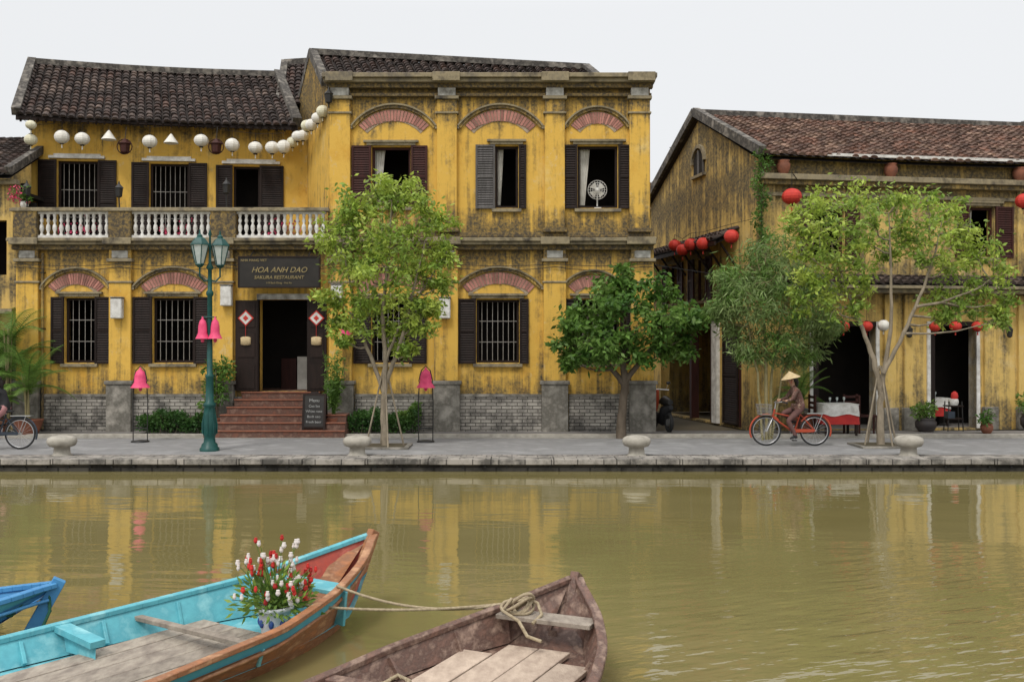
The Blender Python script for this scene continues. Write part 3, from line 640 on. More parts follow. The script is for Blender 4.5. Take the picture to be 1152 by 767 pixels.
for (x0,x1,h,rt) in ((-31,-20.5,6.2,'tile_dark'),(-44,-31.5,7.2,'tile_red'),(18.5,28,6.4,'tile_dark'),(28.5,40,7.,'tile_red')):
    m=MB(); hs=[]; x=x0+1
    while x<x1-1.5: hs+=[(x,x+1.1,3.9,5.3),(x,x+1.2,.05,2.5)]; x+=2.6
    m.wall(x0,x1,0,h,26.5,.3,hs,'ochre_right'); m.box(x0,x1,28,28.1,0,h-.1,'interior_shade'); m.box(x0,x0+.1,26.9,34,0,h,'ochre_right'); m.box(x1-.1,x1,26.9,34,0,h,'ochre_right')
    for hh in hs[::2]: m.shutter(hh[0]-.4,hh[0],26.48,hh[2],hh[3],'wood_dark'); m.shutter(hh[1],hh[1]+.4,26.48,hh[2],hh[3],'wood_dark')
    m.box(x0,x1,26.2,26.5,3.2,3.35,'cornice_stone'); m.tiles((x0-.2,26.1,h),(x1+.2,26.1,h),(x1+.2,30.2,h+1.9),(x0-.2,30.2,h+1.9),rt); m.tiles((x0-.2,34.3,h),(x1+.2,34.3,h),(x1+.2,30.2,h+1.9),(x0-.2,30.2,h+1.9),rt,.3,.4); m.obj('riverside_house')
# ---------------------------------------------------------------- lanterns
def lantern(c,r,mt,kind='round',name='paper_lantern',cord=.25):
    m=MB(); x,y,z=c
    if kind=='round':
        n=16;k=8; vs=[]; ov=U(.84,.96)
        prof=[(max(.03,math.sin(math.pi*(.08+.84*i/k)))*r,-math.cos(math.pi*(.08+.84*i/k))*r*ov) for i in range(k+1)]
        for i,(rr,zz) in enumerate(prof):
            for j in range(n):
                a=2*math.pi*j/n; f=1 if j%2 else .95; vs.append((x+rr*f*math.cos(a),y+rr*f*math.sin(a),z+zz))
        m.add(vs,[(i*n+j,i*n+(j+1)%n,(i+1)*n+(j+1)%n,(i+1)*n+j) for i in range(k) for j in range(n)],mt)
        m.lathe((x,y,z+r*.8),[(r*.32,0),(r*.32,r*.14)],'wood_dark',10); m.lathe((x,y,z-r*.95),[(r*.3,0),(r*.3,r*.14)],'wood_dark',10)
        m.tube([(x,y,z-r*.95),(x,y,z-r*1.5)],[.012,.02],mt,5)
    else:
        m.lathe((x,y,z-r*.5),[(r*1.0,0),(r*.95,.02),(r*.25,r*1.1),(r*.1,r*1.3)],mt,14)
        m.lathe((x,y,z-r*.62),[(r*.5,0),(r*1.0,r*.12)],mt,14)
    m.tube([(x,y,z+r*.8),(x,y,z+r+cord)],.006,'wire_black',4)
    return m.obj(name)
line=[]
for px,py,k in ((34,157,'c'),(69,154,''),(92,156,''),(122,153,'k'),(168,159,''),(192,157,'k'),(226,158,''),(261,163,''),(287,166,''),(306,166,''),(319,165,'')):
    Y=26.45+.085*(px-20)/44; p=W(px,py,Y); line.append(p); lantern(p,.195 if k!='c' else .17,'lantern_cream' if k=='c' else 'lantern_white','cone' if k=='k' else 'round',cord=.2)
lantern(W(34,151,26.3)+Vector((0,0,.25)),.14,'lantern_cream',cord=.1)
for i,(px,py) in enumerate(((329,161),(334,155),(340,150),(345,143),(350,139),(357,131),(362,127))):
    Y=27.2-.33*i; p=W(px,py,Y)+Vector((0,U(-.1,.1),U(-.06,.06))); lantern(p,.165,'lantern_white' if i%3 else 'lantern_cream',cord=.15)
m=MB(); m.tube([p+Vector((0,0,.38)) for p in [W(25,150,26.4)]+line],.007,'wire_black',4); m.obj('lantern_cord')
for px in (140,243):
    m=MB(); p=W(px,165,26.5); m.lathe(p-Vector((0,0,.2)),[(.03,0),(.12,.05),(.14,.25),(.18,.28),(.06,.38),(.02,.42)],'wood_redbrown',6,False); m.tube([p+Vector((0,0,.2)),p+Vector((0,.1,.55))],.01,'wire_black'); m.ring(p+Vector((0,-.02,0)),.2,.015,'wood_redbrown',16,5); m.obj('wooden_lantern')
lantern(W(891,221,24.2),.24,'lantern_red',name='red_lantern',cord=.4); lantern(W(1153,226,25.0),.22,'lantern_red',name='red_lantern',cord=.4)
m=MB(); a=TR@Vector((fu(900),0,6.3)); b=W(891,205,24.2)+Vector((0,0,.25)); m.tube([a,b],.012,'iron_black'); m.obj('lantern_bracket')
lp=[]
for px,py in ((759,276),(768,281),(777,275),(791,274),(823,266)):
    t=(px-576)/F; v=(5.44-25*t)/(.98*t+.2); p=W(px,py,25+.98*v); lp.append(p); lantern(p,.19,'lantern_red',name='red_lantern',cord=.12)
m=MB(); m.tube([p+Vector((0,0,.31)) for p in lp]+[W(852,245,24.9)],.008,'wire_black',4); m.obj('lantern_cord')
for px,py,mt in ((936,370,'lantern_red'),(949,367,'lantern_red'),(975,367,'lantern_red'),(994,366,'lantern_white'),(1052,367,'lantern_red'),(1075,367,'lantern_red'),(1100,367,'lantern_red')):
    q_=TR@Vector((fu(px),-.5,0)); lantern(W(px,py,q_.y),.15,mt,name='red_lantern' if mt=='lantern_red' else 'paper_lantern',cord=.25)
def bell(m,c,r=.2):
    m.lathe((c[0],c[1],c[2]),[(r*1.15,0),(r*.95,.05),(r*.72,.12),(r*.68,.26),(r*.5,.36),(r*.15,.42),(.02,.46)],'pink_fabric',14)
    m.ball((c[0],c[1],c[2]-.03),.04,.04,.05,'pink_fabric')
for px in (158,479):
    m=MB(); Y=22.6; x=WX(px,Y); zt=WZ(414,Y); b=(x,Y,WZ(436,Y)); bell(m,b,.19)
    for s_ in (-.16,.16):
        m.tube([(x+s_,Y,0),(x+s_*1.05,Y,.9),(x+s_*.9,Y,zt-.3)],.012,'iron_black')
    m.tube([(x-.16,Y,zt-.3),(x-.1,Y,zt-.05),(x,Y,zt+.05),(x+.1,Y,zt-.05),(x+.16,Y,zt-.3)],.012,'iron_black'); m.lathe((x,Y,0),[(.2,0),(.2,.03),(.05,.05)],'iron_black'); m.box(x-.16,x+.16,Y-.01,Y+.01,.3,.33,'iron_black'); m.obj('pink_bell_lantern_stand')
m=MB(); p=W(389,385,24.6); bell(m,p,.2); m.tube([p+Vector((0,0,.45)),p+Vector((0,.25,.6))],.012,'iron_black'); m.obj('pink_bell_lantern')
# ---------------------------------------------------------------- street lamp
SL=empty('street_lamp',(WX(236,20.7),20.7,0)); x,y=WX(236,20.7),20.7
m=MB(); m.lathe((x,y,0),[(.20,0),(.20,.06),(.17,.08),(.16,.14),(.12,.18),(.11,.3),(.145,.36),(.15,.55),(.12,.8),(.10,.9),(.13,.93),(.13,.98),(.085,1.02),(.075,1.5),(.09,1.53),(.09,1.57),(.06,1.6),(.05,3.2),(.075,3.24),(.075,3.3),(.045,3.34),(.04,3.75),(.08,3.8),(.03,3.9),(.02,4.45),(.04,4.5),(.01,4.6)],'lamp_green',16)
for i in range(8):
    a=i*math.pi/4; m.tube([(x+.155*math.cos(a),y+.155*math.sin(a),.36),(x+.155*math.cos(a),y+.155*math.sin(a),.56),(x+.09*math.cos(a),y+.09*math.sin(a),.92)],.014,'lamp_green',5)
m.obj('post',SL)
m=MB()
for sg,dy in ((-1,-.12),(1,.12)):
    cx=x+sg*.175; cy=y+dy; z=3.86
    m.tube([(x,y,3.55),(x+sg*.1,y+dy*.5,3.52),(cx,cy,3.62),(cx,cy,3.86)],.018,'lamp_green'); m.lathe((cx,cy,z),[(.04,-.06),(.10,0),(.09,.02)],'lamp_green',6,False)
    m.lathe((cx,cy,z+.02),[(.085,0),(.175,.38)],'frosted_glass',6,False)
    for k in range(6):
        a=k*math.pi/3; m.tube([(cx+.09*math.cos(a),cy+.09*math.sin(a),z+.02),(cx+.18*math.cos(a),cy+.18*math.sin(a),z+.40)],.011,'lamp_green',4)
    m.lathe((cx,cy,z+.40),[(.2,0),(.19,.03),(.11,.14),(.06,.17),(.06,.2),(.02,.24),(.015,.32)],'lamp_green',6,False)
m.obj('lantern_heads',SL)
m=MB()
for sg in (-1,1): bell(m,(x+sg*.13,y-.06,WZ(381,20.6)),.13)
m.tube([(x-.16,y-.06,WZ(381,20.6)+.45),(x+.16,y-.06,WZ(381,20.6)+.45)],.012,'lamp_green'); m.obj('pink_bells',SL)
for px in (70,402,716,1022):
    m=MB(); X=WX(px,19.75); m.lathe((X,19.75,0),[(.20,0),(.19,.02),(.16,.05),(.15,.17),(.24,.20),(.27,.24),(.285,.29),(.27,.35),(.2,.39),(.08,.41)],'concrete_pale',22); m.obj('stone_bollard')
# ---------------------------------------------------------------- trees
def tree(name,Y,stems,clumps,mt,bark,per=260,L=.12,asp=.42,stake=False,sub=6,blade=False,rs=1.,mt2=None,p2=.35):
    E=empty(name,(WX(stems[0][0][0],Y),Y,0)); b=MB(); f=MB()
    nodes=[]
    for st in stems:
        pts=[];rad=[]
        for (px,py,dy,r) in st: pts.append(W(px,py,Y+dy)); rad.append(r)
        if pts[0].z<.2: pts[0].z=-.05
        P=[];Q=[]
        for i in range(len(pts)-1):
            for k in range(4):
                t=k/4; P.append(pts[i].lerp(pts[i+1],t)+Vector((U(-1,1),U(-1,1),0))*.016); Q.append(rad[i]*(1-t)+rad[i+1]*t)
        P.append(pts[-1]);Q.append(rad[-1]); b.tube(P,Q,bark,8); nodes+= [(p,q_) for p,q_ in zip(P,Q) if p.z>1.3]
    for (px,py,dy,rp) in clumps:
        c=W(px,py,Y+dy*1.6); r=rp/F*Y*rs
        best=min(nodes,key=lambda n_:(n_[0]-c).length+max(0,n_[0].z-c.z+.15)*3)
        a=best[0]; mid=a.lerp(c,.5)+Vector((U(-.1,.1),U(-.1,.1),-.08)); 
        b.tube([a,a.lerp(mid,.5)+Vector((0,0,-.03)),mid,mid.lerp(c,.5)+Vector((0,0,.02)),c],[min(best[1],.032),.022,.017,.012,.006],bark,5)
        for k in range(sub):
            mm=mt2 if (mt2 and R()<p2) else mt
            d=Vector((random.gauss(0,1),random.gauss(0,1),random.gauss(0,.8))).normalized()*r*U(.35,1.15); q_=c+d
            st=c.lerp(mid,U(0,.5)); b.tube([st,st.lerp(q_,.5)+Vector((0,0,.05)),q_],[.008,.006,.003],bark,4)
            if blade:
                for i in range(int(per/sub)):
                    p=q_+Vector((random.gauss(0,1),random.gauss(0,1),random.gauss(0,.8)))*r*.33
                    leaf(f,p,Vector((U(-1,1),U(-1,1),U(-1.3,.1))),L*U(.7,1.4),L*asp,mm)
            else:
                rr=r*U(.32,.65)
                for i in range(int(per/sub*U(.6,1.4))):
                    if R()<.3: p=st.lerp(q_,R())+Vector((random.gauss(0,.03),random.gauss(0,.03),random.gauss(0,.03)))
                    else: p=q_+Vector((random.gauss(0,1),random.gauss(0,1),random.gauss(0,.75)))*rr*.55
                    s_=U(.6,1.3); leaf(f,p,Vector((U(-1,1),U(-1,1),U(-1.1,.4))),L*s_,L*asp*s_,mm)
    if stake:
        bx=WX(stems[0][0][0],Y)
        for a in (0.3,1.9,3.5,5.0): b.tube([(bx+.42*math.cos(a),Y+.42*math.sin(a),0),(bx+.02*math.cos(a),Y+.02*math.sin(a),1.75)],.02,'bark_pale',6)
        b.box(bx-.55,bx+.55,Y-.5,Y+.5,.005,.045,'grey_plinth'); b.box(bx-.45,bx+.45,Y-.4,Y+.4,.045,.05,'soil')
    b.obj('trunk_and_branches',E); f.obj('foliage',E)
tree('young_tree',21.4,
 [[(433,503,0,.075),(431,460,0,.065),(434,410,0,.055),(430,350,.05,.04),(437,290,.1,.03),(441,225,.1,.012)],
  [(431,440,0,.05),(420,410,.1,.045),(405,370,.2,.03),(392,310,.2,.02),(383,260,.2,.01)],
  [(434,430,0,.05),(446,400,-.1,.045),(460,350,-.1,.03),(474,290,0,.02),(482,250,0,.01)],
  [(434,405,0,.04),(450,365,.1,.03),(480,320,.2,.02),(497,290,.2,.01)]],
 [(440,212,0,24),(457,220,.3,24),(418,220,.2,26),(398,230,.2,22),(478,232,-.2,24),(492,250,.2,22),(380,250,.1,24),(428,250,-.4,30),(460,255,0,30),(372,272,-.2,20),(400,272,.3,28),(488,280,.2,26),(503,290,0,17),(455,286,-.3,30),(422,288,.2,30),(388,301,.4,24),(440,316,-.2,30),(478,314,.2,24),(405,326,.0,26),(380,335,0,20),(462,340,0,26),(430,346,.2,24),(402,358,-.1,20),(440,370,.2,18),(470,366,-.1,17),(376,362,.1,14),(500,320,0,13),(410,250,.3,24),(444,232,.4,24),(470,300,.4,24),(415,308,-.5,22),(386,383,0,10),(456,394,0,11),(486,346,0,14)],
 'leaf_lime','bark_pale',per=430,L=.125,asp=.42,stake=True,sub=7,mt2='leaf_fresh')
tree('frangipani_tree',23.5,
 [[(699,492,0,.13),(700,460,0,.10),(703,430,0,.09),(700,400,0,.07),(705,350,0,.04)],[(702,432,0,.07),(675,400,.1,.05),(655,385,.1,.03)],[(702,430,0,.07),(730,395,-.1,.05),(755,365,-.1,.03)]],
 [(712,322,0,24),(688,332,.3,24),(738,330,.1,24),(665,348,.1,24),(700,350,-.3,28),(735,352,-.4,28),(765,350,.1,24),(648,366,.1,22),(678,373,-.3,26),(712,376,-.4,28),(748,373,-.3,26),(778,360,0,16),(638,382,0,14),(660,396,0,22),(690,400,-.3,24),(722,398,-.2,22),(752,394,0,20),(640,406,.1,10),(768,383,.1,16),(700,310,.1,14)],
 'leaf_dark','bark_brown',per=470,L=.16,asp=.45,mt2='leaf_mid')
tree('street_tree',21.6,
 [[(990,503,0,.095),(990,465,0,.075),(991,440,0,.07),(983,405,0,.06),(970,370,.1,.045),(950,320,.2,.03),(930,260,.2,.015)],
  [(991,442,0,.06),(996,410,-.1,.055),(1003,360,-.1,.04),(1002,300,0,.028),(1000,240,0,.012)],
  [(994,420,-.1,.05),(1012,385,-.2,.045),(1030,345,-.2,.038),(1048,300,-.1,.028),(1060,250,0,.012)],
  [(1030,345,-.2,.035),(1060,340,-.2,.028),(1100,325,-.1,.018),(1120,310,0,.01)]],
 [(905,234,0,22),(930,230,.2,26),(955,222,.2,26),(985,226,.2,26),(1012,220,-.2,26),(1040,226,.1,28),(1065,237,0,24),(1087,252,.1,22),(897,258,.1,20),(920,258,-.3,26),(950,255,0,28),(985,252,-.3,26),(1015,250,.2,26),(1045,258,-.3,28),(1078,272,.2,22),(1098,288,0,24),(1118,300,-.1,20),(903,286,.2,22),(935,288,.1,26),(965,290,-.2,22),(1000,283,.2,20),(1035,288,0,22),(1065,300,-.2,22),(1090,316,.2,22),(1115,326,0,22),(1130,343,0,15),(913,314,-.1,22),(945,320,.1,22),(978,322,0,18),(1050,328,.2,20),(1078,340,0,20),(1105,348,.1,18),(900,336,.1,16),(930,344,-.1,18),(960,347,0,16),(1126,362,0,10),(1060,356,0,12),(970,270,.4,22),(1020,270,.4,22)],
 'leaf_lime','bark_pale',per=310,L=.125,asp=.42,stake=True,sub=7,mt2='leaf_fresh',p2=.5)
tree('bamboo_clump',23.2,
 [[(862,488,0,.04),(862,430,0,.04),(860,370,0,.03),(856,310,0,.02),(850,285,0,.008)],[(866,488,.1,.035),(868,420,.1,.03),(880,350,.1,.02),(900,305,.1,.01)],[(858,488,-.1,.03),(852,420,-.1,.03),(838,350,0,.02),(820,318,0,.01)],[(868,488,.2,.03),(880,420,.2,.02),(905,370,.1,.01)]],
 [(862,288,0,24),(840,298,.2,26),(885,295,.2,26),(868,315,-.3,28),(905,312,.1,24),(822,312,.1,20),(845,328,-.2,28),(890,335,-.2,28),(925,345,.1,22),(812,335,0,18),(826,352,0,22),(862,350,-.3,28),(905,362,-.1,24),(845,372,.0,24),(880,378,-.2,24),(918,380,.1,18),(858,396,0,20),(932,370,.1,12),(805,350,0,12),(895,400,0,14)],
 'leaf_bamboo','bamboo_pole',per=600,L=.19,asp=.16,blade=True,mt2='leaf_mid')
m=MB(); Y=24.8
for i in range(26):
    py=172+i*6; px=856+5*math.sin(i*.9); c=W(px,py,Y-.1); leafcloud(m,c,(.16+.07*math.sin(i),.12,.13),60,.09,'leaf_dark')
m.tube([W(858,300,24.95),W(857,240,24.95),W(857,170,24.95)],.02,'bark_brown'); m.obj('climbing_vine')
def hedge(name,x0,x1,y0,y1,z0,z1,mt,n,L=.08):
    m=MB(); 
    for i in range(int((x1-x0)/.12)):
        x=U(x0,x1); m.tube([(x,U(y0,y1),0),(x+U(-.1,.1),U(y0,y1),z1*.8)],.008,'bark_brown',4)
    for i in range(n):
        x=U(x0,x1); top=z1*(.82+.12*math.sin(x*5)+.08*math.sin(x*13+1)); p=Vector((x,U(y0,y1),z0+(top-z0)*(R()**.6)))
        s_=U(.7,1.3); leaf(m,p,Vector((U(-1,1),U(-1,1),U(-.3,1))),L*s_,L*.5*s_,mt)
    m.obj(name)
hedge('hedge',fx(166),fx(240),24.2,24.9,.05,.62,'leaf_hedge',3200)
hedge('hedge',fx(392),fx(474),24.15,24.9,.05,.66,'leaf_hedge',3600)
hedge('shrub',fx(452),fx(474),24.3,24.8,.3,.80,'leaf_mid',700)
m=MB()
for k in range(9): leafcloud(m,Vector((fx(252)+U(-.2,.2),24.4+U(-.15,.15),U(.7,1.85))),(.2,.18,.22),110,.12,'leaf_mid' if k%2 else 'leaf_dark'); 
for i in range(8): m.tube([(fx(252),24.4,.3),(fx(252)+U(-.2,.2),24.4+U(-.2,.2),1.6)],.01,'bark_brown',4)
m.lathe((fx(252),24.4,.05),[(.16,0),(.22,.3),(.24,.36)],'terracotta'); m.obj('potted_shrub')
m=MB()
for i in range(26):
    a=U(0,6.28); r=U(.05,.35); h=U(.8,1.75); b0=Vector((fx(381),24.3,.35)); tip=b0+Vector((r*math.cos(a),r*math.sin(a),h)); m.tube([b0,b0.lerp(tip,.5)+Vector((0,0,.1)),tip],[.01,.007,.003],'leaf_mid',4)
    for k in range(26): t=U(.3,1); leaf(m,b0.lerp(tip,t),Vector((U(-1,1),U(-1,1),U(-.6,.5))),U(.1,.2),.04,'leaf_mid')
m.lathe((fx(381),24.3,.05),[(.18,0),(.24,.3),(.26,.38)],'terracotta'); m.obj('potted_bamboo')
def palm(base,h,nf,L,name='potted_palm',pt=True):
    m=MB(); base=Vector(base)
    if pt: m.lathe(base,[(.22,0),(.3,.2),(.33,.33),(.36,.36),(.30,.36)],'terracotta',18); base=base+Vector((0,0,.34))
    for i in range(5): m.tube([base+Vector((U(-.08,.08),U(-.08,.08),0)),base+Vector((U(-.12,.12),U(-.12,.12),h))],[.028,.016],'bamboo_pole',6)
    for i in range(nf):
        a=i*2.4+U(-.3,.3); el=U(.25,1.35); st=base+Vector((U(-.08,.08),U(-.08,.08),h*U(.55,1))); d=Vector((math.cos(a)*math.cos(el),math.sin(a)*math.cos(el),math.sin(el))); pts=[];p=st.copy(); LL=L*U(.75,1.15)
        for k in range(10): pts.append(p.copy()); p+=d*LL/9; d=(d+Vector((0,0,-.16))).normalized()
        m.tube(pts,[.012*(1-k/11)+.003 for k in range(10)],'leaf_mid',4)
        for k in range(1,10):
            dd=(pts[k]-pts[k-1]).normalized(); sd=dd.cross(Vector((0,0,1))); sd=sd.normalized() if sd.length>.01 else Vector((1,0,0))
            for t in (0,.33,.66):
                pp=pts[k-1].lerp(pts[k],t)
                for sg in (-1,1): 
                    l_=LL*.30*math.sin(math.pi*(.15+.8*(k+t)/10)); v=(sd*sg+dd*.7+Vector((0,0,-.25))).normalized()
                    n_=dd*.014; m.add([pp-n_,pp+n_,pp+v*l_],[(0,1,2)],'leaf_mid')
    m.obj(name)
palm((WX(32,24.),24.,.05),1.1,22,1.15); palm((WX(2,24.3),24.6,0),2.6,26,1.4,'palm_tree',pt=False); palm((WX(905,24.2),24.5,.05),.7,14,.9)
palm((WX(-10,23.8),24.0,.05),.5,14,.8)
pot((TR@Vector((fu(1020),-.8,0.03))),.26,.36,'glazed_dark','potted_plant','leaf_mid',.32,380)
pot((TR@Vector((fu(1137),-.8,0.03))),.30,.44,'glazed_dark','potted_plant','leaf_mid',.4,500)
pot((WX(1112,24.2),24.3,.05),.15,.25,'terracotta','potted_plant','leaf_dark',.22,160)
pot((fx(30)+.0,24.86,5.62),.1,.16,'white_paint','potted_plant','leaf_dark',.16,120)
m=MB()
for i in range(60): c=Vector((fx(26)+random.gauss(0,.12),24.8+random.gauss(0,.08),fz(221)+random.gauss(0,.12))); leafcloud(m,c,(.04,.04,.04),4,.06,'pink_fabric' if i%2 else 'leaf_mid',.8)
m.obj('pink_flowers')
m=MB()
for px in (75,95,187,205,308,330):
    for i in range(16): c=Vector((fx(px)+random.gauss(0,.18),24.95+random.gauss(0,.05),5.0+abs(random.gauss(0,.18)))); leafcloud(m,c,(.03,.03,.03),4,.06,'pink_fabric',.8)
m.obj('bougainvillea')
# ---------------------------------------------------------------- easel board
E=empty('chalkboard_easel',(fx(353),23.9,.17)); m=MB(); X=WX(353,23.8)
T0=Matrix.Translation((X,23.78,.18)); m.T=T0@Matrix.Rotation(math.radians(-10),4,'X')
m.box(-.25,.25,-.015,.015,.08,.82,'sign_black')
for a in ((-.28,-.23,0,.86),(.23,.28,0,.86)): m.box(a[0],a[1],-.025,.02,a[2],a[3],'wood_dark')
m.box(-.23,.23,-.022,.02,.82,.86,'wood_dark'); m.box(-.23,.23,-.022,.02,.04,.08,'wood_dark'); m.prism([(-.12,.86),(.12,.86),(.08,.92),(-.08,.92)],-.02,.02,'wood_dark')
m.T=T0@Matrix.Translation((0,.36,0))@Matrix.Rotation(math.radians(12),4,'X')
m.box(-.28,-.24,0,.03,0,.86,'wood_dark'); m.box(.24,.28,0,.03,0,.86,'wood_dark'); m.obj('board',E)
for k,t in enumerate(('Menu','Cao lau','White rose','Banh xeo','Fresh beer')): 
    zz=.66-.125*k; text(t,.085 if k else .11,(X,23.78+zz*.1763-.022,.18+zz),E,'chalk',(math.radians(80),0,0))
# ---------------------------------------------------------------- table, chairs, stand
def cafe_table(X,Yt,zb=.045):
    m=MB(); w=.42; t=zb+.75
    m.box(X-w,X+w,Yt-.35,Yt+.35,t-.02,t,'white_paint')
    # draped cloth with folded hem
    rim=[]; N_=40
    for i in range(N_):
        a=2*math.pi*i/N_; cx=max(-1,min(1,1.35*math.cos(a))); cy=max(-1,min(1,1.35*math.sin(a))); rim.append((cx,cy,i))
    vs=[]
    for cx,cy,i in rim: vs+=[(X+cx*w,Yt+cy*.35,t+.002),(X+cx*(w+.03+.015*math.sin(i*1.9)),Yt+cy*(.38+.015*math.sin(i*1.9)),t-.26-.03*math.cos(i*.9))]
    m.add(vs,[(2*i,2*((i+1)%N_),2*((i+1)%N_)+1,2*i+1) for i in range(N_)],'white_paint',True)
    vs=[]
    for cx,cy,i in rim: vs+=[(X+cx*(w+.005),Yt+cy*.355,t-.2),(X+cx*(w+.015+.01*math.sin(i*1.3)),Yt+cy*(.365+.01*math.sin(i*1.3)),t-.48)]
    m.add(vs,[(2*i,2*((i+1)%N_),2*((i+1)%N_)+1,2*i+1) for i in range(N_)],'cloth_red',True)
    for a in (-.36,.36):
        for b in (-.3,.3): m.box(X+a-.025,X+a+.025,Yt+b-.025,Yt+b+.025,zb,t-.03,'wood_dark')
    for a in (-.2,.0,.2): m.lathe((X+a,Yt+.1*math.sin(a*9),t+.003),[(.02,0),(.005,.01),(.005,.06),(.03,.1),(.028,.15)],'frosted_glass',8)
    m.obj('restaurant_table')
X=WX(943,23.9); cafe_table(X,24.0)
p=TR@Vector((fu(1072),1.0,0)); cafe_table(p.x,p.y)
def chair(x,y,rot):
    m=MB(); m.T=Matrix.Translation((x,y,.045))@Matrix.Rotation(rot,4,'Z')
    for a in (-.2,.2):
        for b,h in ((-.2,.45),(.2,.95)): m.box(a-.02,a+.02,b-.02,b+.02,0,h,'wood_redbrown')
    m.box(-.23,.23,-.23,.23,.43,.47,'wood_redbrown')
    for z in (.6,.72,.86): m.box(-.18,.18,.19,.21,z,z+.06,'wood_redbrown')
    m.obj('wooden_chair')
chair(X+.75,24.1,1.4); chair(X-.7,24.3,-1.5); chair(WX(968,24.),24.3,.4)
m=MB(); p=TR@Vector((fu(1053),-.7,.04)); 
for a in (-.16,.16):
    for b in (-.12,.12): m.tube([p+Vector((a*1.2,b,0)),p+Vector((a,b,.75))],.015,'iron_black',5)
for z in (.3,.62): m.box(p.x-.2,p.x+.2,p.y-.15,p.y+.15,p.z+z,p.z+z+.03,'wood_dark')
m.lathe((p.x,p.y,p.z+.65),[(.10,0),(.13,.08),(.11,.16)],'white_paint'); m.lathe((p.x+.03,p.y,p.z+.81),[(.07,0),(.09,.06),(.07,.15),(.02,.19)],'cloth_red'); m.box(p.x-.19,p.x-.02,p.y-.14,p.y+.1,p.z+.33,p.z+.5,'bike_blue'); m.obj('display_stand')
m=MB(); m.T=Matrix.Translation((WX(748,24.7),25.3,0.045))@Matrix.Rotation(math.radians(-80),4,'Z')
for xx in (-.6,.6): m.ring((xx,0,.24),.2,.05,'rubber',20,8); m.tube([(xx,-.05,.24),(xx,.05,.24)],.09,'chrome',10)
m.tube([(-.62,0,.42),(-.3,0,.30),(.1,0,.26),(.3,0,.5),(.75,0,.62)],[.05,.13,.14,.15,.06],'cloth_black',10); m.tube([(-.05,0,.72),(.3,0,.76),(.7,0,.74)],[.06,.13,.07],'iron_black',10)
m.tube([(-.6,0,.3),(-.45,0,.7),(-.38,0,1.0)],[.04,.10,.06],'bike_red',10); m.tube([(-.36,-.32,1.0),(-.42,0,1.02),(-.36,.32,1.0)],.018,'chrome',6); m.ball((-.48,0,.92),.1,.1,.09,'frosted_glass'); 
for s_ in (-1,1): m.tube([(-.38,.25*s_,1.0),(-.36,.3*s_,1.16)],.008,'chrome',4); m.ball((-.36,.31*s_,1.18),.02,.06,.04,'iron_black')
m.obj('motor_scooter')
